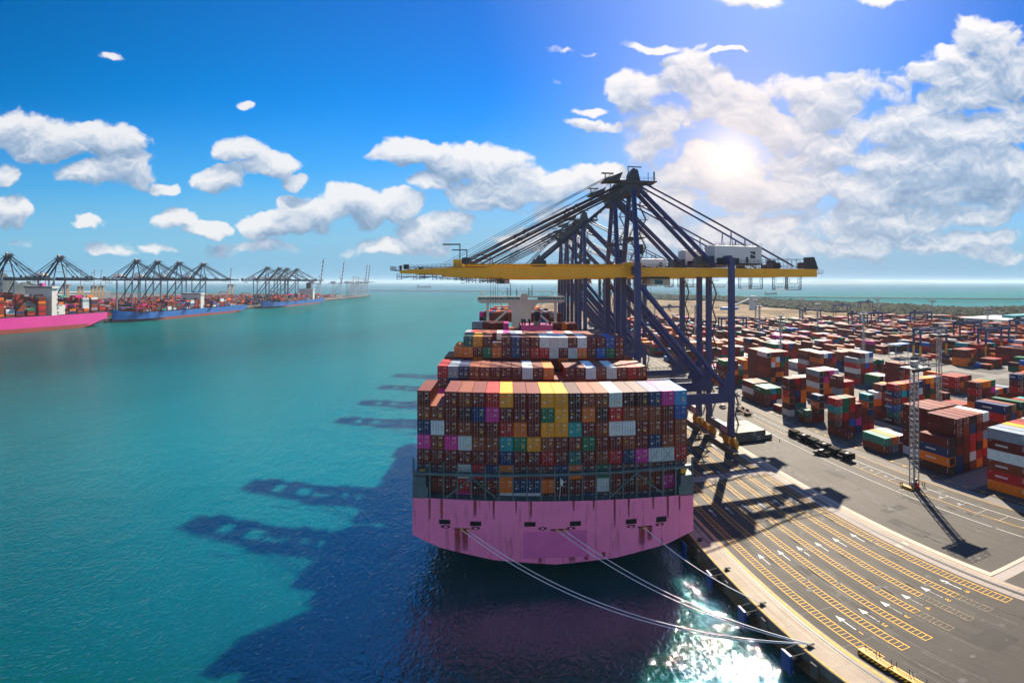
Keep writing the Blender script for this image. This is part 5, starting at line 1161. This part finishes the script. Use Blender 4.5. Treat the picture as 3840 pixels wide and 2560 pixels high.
def cargo_ship(label,x,y,rz,L,W,hc,house,deckh,mast=True):
    t=thing('cargo_ship',label,'ship',(x,y,WATER_Z),rz); b=MB()
    b.prism([(-L/2,-W/2,-.5),(L*.36,-W/2,-.5),(L/2,0,-.5),(L*.36,W/2,-.5),(-L/2,W/2,-.5)],(0,0,deckh+.5)); b.build('hull',hc,t)
    b=MB(); b.box(-L*.46,-W*.42,deckh,-L*.34,W*.42,deckh+house); b.box(-L*.45,-W*.5,deckh+house,-L*.38,W*.5,deckh+house+2); b.build('deckhouse',M_WHITES,t)
    b=MB(); b.box(-L*.30,-W*.35,deckh,L*.22,W*.35,deckh+1.5); b.build('hatch',M_STEEL,t)
    b=MB(); b.box(L*.3,-W*.3,deckh,L*.44,W*.3,deckh+2.6); b.build('forecastle',hc,t)
    for xx in (-L*.40,L*.12,L*.36): b=MB(); b.tube((xx,0,deckh),(xx,0,deckh+house+6),.3,6); b.build('mast',M_STEEL,t)
M_SHG=paint('far_ship_grey',(.09,.09,.12),.6)
cargo_ship('small grey coaster crossing the sunlit sea behind the breakwater',1232,2491,radians(-28),62,11,M_SHG,7,5)
cargo_ship('hazy ship on the horizon beyond the long breakwater',-853,5939,radians(8),150,24,M_SHG,20,12)
# ---------------------------------------------------------------- the far (left-hand) terminal
slab('far_quay_ground',[(-545,-300),(-545,2270),(-700,2330),(-1500,2300),(-3600,2600),(-3600,-300)],M_APRON,-9,0.0)
sheet('far_quay_edge',[(-556,-300,-545,2270)],M_QUAY,.02)
sheet('far_yard_pavement',[(-1500,-200,-590,2150)],M_YARD,.03)
M_PILE=paint('far_quay_wall',(.10,.09,.08),.85)
b=MB()
for k in range(150): y=300+13*k; b.box(-545,y,-4.4,-544.2,y+5,-.4)
struct(b.build('far_quay_wall',M_PILE))
pk=thing('container_ship','far magenta container ship with a red waterline berthed at the opposite quay','ship',(-518.6,596,0),pi); hull_part(pk,24.5,366,13.8,M_PINK if False else paint('bright_magenta_hull',(.62,.035,.28),.42,0,.1,.05,.15),.6)
b=MB(); b.box(-24.4,95,13,24.4,105,46.5); sp=b.build('deckhouse',M_WHITES,pk)
b=MB(); b.box(-26,94,46.5,26,106,49.2); b.box(-25.5,93.9,47.1,25.5,106.1,48.4,1); b.build('bridge',[M_WHITES,M_WIN],sp)
for k in range(5): b=MB(); b.box(-25.6,91.5,18+5.5*k,-24.4,95,18.3+5.5*k); b.build('balcony',M_WHITES,sp)
b=MB(); b.box(-24.6,82,14.4,-15,95,26); b.build('side_house',M_WHITES,pk); b=MB(); b.box(-25.8,86,27,-23,94,29.6); b.build('lifeboat',M_ORB,pk)
b=MB(); b.tube((-8,100,49),(-8,100,56),.5,6); b.box(-6,98,49,0,103,53); b.build('funnel',M_PINKS,pk)
def far_bays(Xs,ys,deck,cols,pal,seed,hue=None):
    r=random.Random(seed)
    for (Y,n,side) in ys:
        for i in range(cols):
            x=Xs-CW-2.52*i
            m=n if i==0 else max(1,n+r.choice((-1,0,0,0,1)) if i<cols-1 else n-1)
            for t in range(m):
                if i>1 and t<m-2: continue
                c=side[m-1-t] if (i==0 and m-1-t<len(side)) else r.choice(RANDCOL)
                cont(x,Y,deck+2.7*t,12.19,2.66,c,None)
far_bays(-494.4,((371,7,'obrmbmo'),(387,7,'obrbmbo'),(403.4,8,'obmrbbbo'),(419,3,'ww'),(434,9,'brbmbbbnm'),(451,3,''),(469,8,'mmobrrmr'),(508,4,'pomb'),(522,4,'pmon'),(537,2,'mb'),(547,7,'wswwwob'),(564,7,'wmnbbsm'),(580,2,'rm')),15.2,19,None,31)
b1=thing('container_ship','long blue container ship with a white deckhouse at the opposite quay','ship',(-524,1040,0),pi); hull_part(b1,20.5,398,8.5,M_BLUEH,-.6,transom=(1.5,0,-1.5,-2.4))
b=MB(); b.box(-19.8,168,8,19.8,180,32); d=b.build('deckhouse',M_WHITES,b1); b=MB(); b.box(-21,167,32,21,181,35); b.box(-20.6,166.9,32.8,20.6,181.1,34.2,1); b.build('bridge',[M_WHITES,M_WIN],d); b=MB(); b.box(-8,155,8,8,165,37); b.build('funnel',M_BLUEH,b1)
b=MB(); b.tube((0,386,14),(0,386,30),.8,6); b.build('foremast',M_WHITES,b1)
b=MB(); b.box(-20.9,150,12,-18.5,158,14.6); b.build('lifeboat',M_ORB,b1)
b=MB()
for k in range(22): b.box(-20.4,24+16.2*k,8.4,-19.2,24.9+16.2*k,14.5)
b.build('lashing_post',M_REDL2,b1)
far_bays(-504.6,tuple((686+14.1*k,n,s) for k,(n,s) in enumerate(((2,'mb'),(2,'ms'),(3,'bmm'),(4,'mmGm'),(3,'nbt'),(5,'mmbww'),(5,'bmbGw'),(4,'mGmm'),(4,'BrmB'),(4,'Bmnw'),(5,'wwBs'),(5,'mbmr'),(5,'rbrs')))),10,15,None,32)
far_bays(-504.6,tuple((905+14.1*k,n,s) for k,(n,s) in enumerate(((3,'Bmw'),(3,'msB'),(5,'wwrmr'),(4,'smbB'),(4,'rmsB'),(4,'bmrw'),(3,'mbs')))),10,15,None,33)
b2=thing('container_ship','second blue container ship with a raised bow, farther along the opposite quay','ship',(-524,1545,0),pi); hull_part(b2,20,390,8.0,M_BLUEH,-1.0,transom=(1.5,0,-1.5,-2.4),name='hull')
b=MB(); b.box(-19.4,84,8,19.4,98,33); d=b.build('deckhouse',M_WHITES,b2); b=MB(); b.box(-20.5,83,33,20.5,99,36); b.build('bridge',[M_WHITES],d); b=MB(); b.box(-6,70,8,6,80,52); b.build('funnel',M_FUN,b2); b=MB(); b.tube((0,376,13),(0,376,30),.8,6); b.build('foremast',M_YEQ,b2)
far_bays(-505,tuple((1225+14.4*k,3+(k*7)%3,'') for k in range(14)),9,15,None,34); far_bays(-505,tuple((1476+14.4*k,4,'') for k in range(3)),9,15,None,35)
for k in range(11): fill(-620-34*k,430,2000-40*k,300+k,dens=.72,hmax=4+(k%2))
fill(-585,620,700,340,dens=.9,hmax=4); fill(-585,1060,1160,341,dens=.9,hmax=4)
# yellow and red straddling gantries in the far yard
for k,(x,y,m_) in enumerate(((-640,640,M_RTGY),(-690,655,M_SPRO),(-760,700,M_RTGY),(-700,900,M_SPRO),(-760,1120,M_SPRO),(-680,1180,M_RTGY),(-800,1300,M_SPRO),(-700,1420,M_SPRO),(-840,1550,M_SPRO),(-720,1650,M_SPRO))):
    t=thing('yard_gantry',('yellow' if m_ is M_RTGY else 'orange red')+' yard gantry among the far containers, '+('just inland of the near blue ship' if y<950 else 'inland of the farther blue ship'),'gantry crane',(x,y,0),0,('yellow' if m_ is M_RTGY else 'orange')+' gantries in the far yard '+('near' if y<950 else 'beyond'))
    for xx in (0,24):
        for yy in (-4,4): b=MB(); b.box(xx-.7,yy-.7,0,xx+.7,yy+.7,22); b.build('leg',m_,t)
    for yy in (-4,4): b=MB(); b.box(-1,yy-.8,22,25,yy+.8,24); b.build('main_beam',m_,t)
M_SHED=paint('grey_shed',(.20,.21,.24),.7)
for k,(x,y,w_,d_,h_) in enumerate(((-1150,760,60,260,16),(-1250,1150,80,300,14),(-1380,1500,90,260,18))):
    t=thing('warehouse',('long grey shed behind the far yard, nearest of three','long grey shed behind the far yard, middle of three','long grey shed behind the far yard, farthest of three')[k],'warehouse',(x,y,0)); MB().box(-w_/2,-d_/2,0,w_/2,d_/2,h_).build('wall',M_SHED,t); MB().box(-w_/2-1,-d_/2-1,h_,w_/2+1,d_/2+1,h_+1.2).build('roof',M_ROOFP,t)
M_OCH=paint('ochre_crane',(.34,.22,.10),.6)
for k,(px,top,Yd) in enumerate(((247,992,1500),(302,1008,1600),(352,1008,1700),(378,1009,1750),(864,1003,2200))):
    a=(px-X0)/FPX; R=1700+60*k; x,y=R*sin(a),R*cos(a); hgt=H+R*tan((YH-top)/FPX)-4
    t=thing('harbour_crane',('ochre dock crane with upright jib behind the second slate crane','ochre dock crane, first of three beyond the far sheds','ochre dock crane, second of three beyond the far sheds','ochre dock crane, third of three beyond the far sheds','thin dock crane behind the near slate cranes')[k],'crane',(x,y,0),0,'dock cranes beyond the far yard')
    b=MB(); b.beam((0,0,hgt*.45),(2,0,hgt),1.6,1.6); b.box(0,-1,hgt-2,6,1,hgt); b.build('jib',M_OCH,t); b=MB(); b.box(-8,-6,0,-6.8,6,hgt*.42); b.box(6.8,-6,0,8,6,hgt*.42); b.box(-9,-6,hgt*.42,16,6,hgt*.46); b.build('portal',M_OCH,t)
def finalise():
    # every container: which ones show largest from the camera
    org=Vector((0,0,H)); vs=[];fs=[]
    for i,c in enumerate(CONT):
        o=len(vs); x0,y0,z0,x1,y1,z1=c['x'],c['y'],c['z'],c['x']+CW,c['y']+c['L'],c['z']+c['h']
        vs+=[(x0,y0,z0),(x1,y0,z0),(x1,y1,z0),(x0,y1,z0),(x0,y0,z1),(x1,y0,z1),(x1,y1,z1),(x0,y1,z1)]
        fs+=[tuple(o+k for k in f) for f in ((3,2,1,0),(4,5,6,7),(0,1,5,4),(1,2,6,5),(2,3,7,6),(3,0,4,7))]
    bvh=BVHTree.FromPolygons([Vector(v) for v in vs],fs)
    for i,c in enumerate(CONT):
        cx,cy,cz=c['x']+CW/2,c['y']+c['L']/2,c['z']+c['h']/2
        d=sqrt(cx*cx+cy*cy+(H-cz)**2); a=atan2(cx,cy); c['vis']=0.0; c['d']=d
        if not(-.93<a<.95) or c['where'] is None or d>420: continue
        s=0
        faces=[]
        if c['z']+c['h']<H: faces.append(((c['x'],c['y'],c['z']+c['h']),(CW,0,0),(0,c['L'],0),(0,0,1)))
        if c['y']>0: faces.append(((c['x'],c['y'],c['z']),(CW,0,0),(0,0,c['h']),(0,-1,0)))
        if c['x']>0: faces.append(((c['x'],c['y'],c['z']),(0,c['L'],0),(0,0,c['h']),(-1,0,0)))
        elif c['x']+CW<0: faces.append(((c['x']+CW,c['y'],c['z']),(0,c['L'],0),(0,0,c['h']),(1,0,0)))
        for p,u,v,n in faces:
            p,u,v,n=map(Vector,(p,u,v,n)); A=u.cross(v).length
            for iu in (.12,.37,.63,.88):
                for iv in (.12,.37,.63,.88):
                    q=p+u*iu+v*iv; dr=q-org; L=dr.length; dr/=L
                    aq=atan2(q.x,q.y)
                    if not(cd.longitude_min<aq<cd.longitude_max): continue
                    hit=bvh.ray_cast(org,dr,L+1)
                    if hit[2] is not None and hit[2]//6==i: s+=A/16*abs(dr.dot(n))/(L*L)
        c['vis']=s
    order=sorted(range(len(CONT)),key=lambda i:-CONT[i]['vis']); ind=set(i for i in order[:300] if CONT[i]['vis']>0)
    b=MB(); cols=[]
    for i,c in enumerate(CONT):
        if i in ind: continue
        b.box(c['x'],c['y'],c['z'],c['x']+CW,c['y']+c['L'],c['z']+c['h']); cols+=[c['col']]*6
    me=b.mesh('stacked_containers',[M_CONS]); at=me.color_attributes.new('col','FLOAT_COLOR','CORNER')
    dat=[]
    for k,p in enumerate(me.polygons): dat+=[*cols[k],1.0]*len(p.loop_indices)
    at.data.foreach_set('color',dat)
    o=bpy.data.objects.new('stacked_containers',me); COL.objects.link(o); tag(o,'smaller and farther shipping containers stacked on ships and both yards','containers',None,'stuff')
    nobj=0
    for i in sorted(ind):
        c=CONT[i]; L=c['L']; hh=2.896 if L>7 else 2.591
        body,door,bar,marks,plac,side=proto(L,hh); r=random.Random(c['seed']+i)
        o=bpy.data.objects.new('shipping_container',body); COL.objects.link(o)
        o.location=(c['x']+CW/2,c['y']+L/2,c['z']); o.scale=(1,1,c['h']/hh); o.color=(*c['col'],1)
        kind='' if L>7 else 'short '
        lab=f"{kind}{PAL[c['c']][1]} container, {c['where']}"
        tag(o,lab,'container',c['group'])
        if c['doors']:
            for s in (-1,1):
                d=bpy.data.objects.new('door',door); COL.objects.link(d); d.parent=o; d.color=(*c['col'],1); d.location=(0 if s>0 else -(CW-.36)/2-.008,-L/2+.04,0)
                if s>0: d.location.x=.008
                for q in (.28,.78):
                    e=bpy.data.objects.new('locking_bar',bar); COL.objects.link(e); e.parent=d; e.location=(q-.06 if s>0 else q,0,0); nobj+=1
            for me_ in marks[r.randrange(4)]: m=bpy.data.objects.new('lettering',me_); COL.objects.link(m); m.parent=o
            if r.random()<.75:
                m=bpy.data.objects.new('placard',plac[r.randrange(4)]); COL.objects.link(m); m.parent=o
        if c['side']:
            for me_ in side[r.randrange(3)]: m=bpy.data.objects.new('side_lettering',me_); COL.objects.link(m); m.parent=o
    print('CONTAINERS',len(CONT),'individual',len(ind),'min vis',min(CONT[i]['vis'] for i in ind))
finalise()
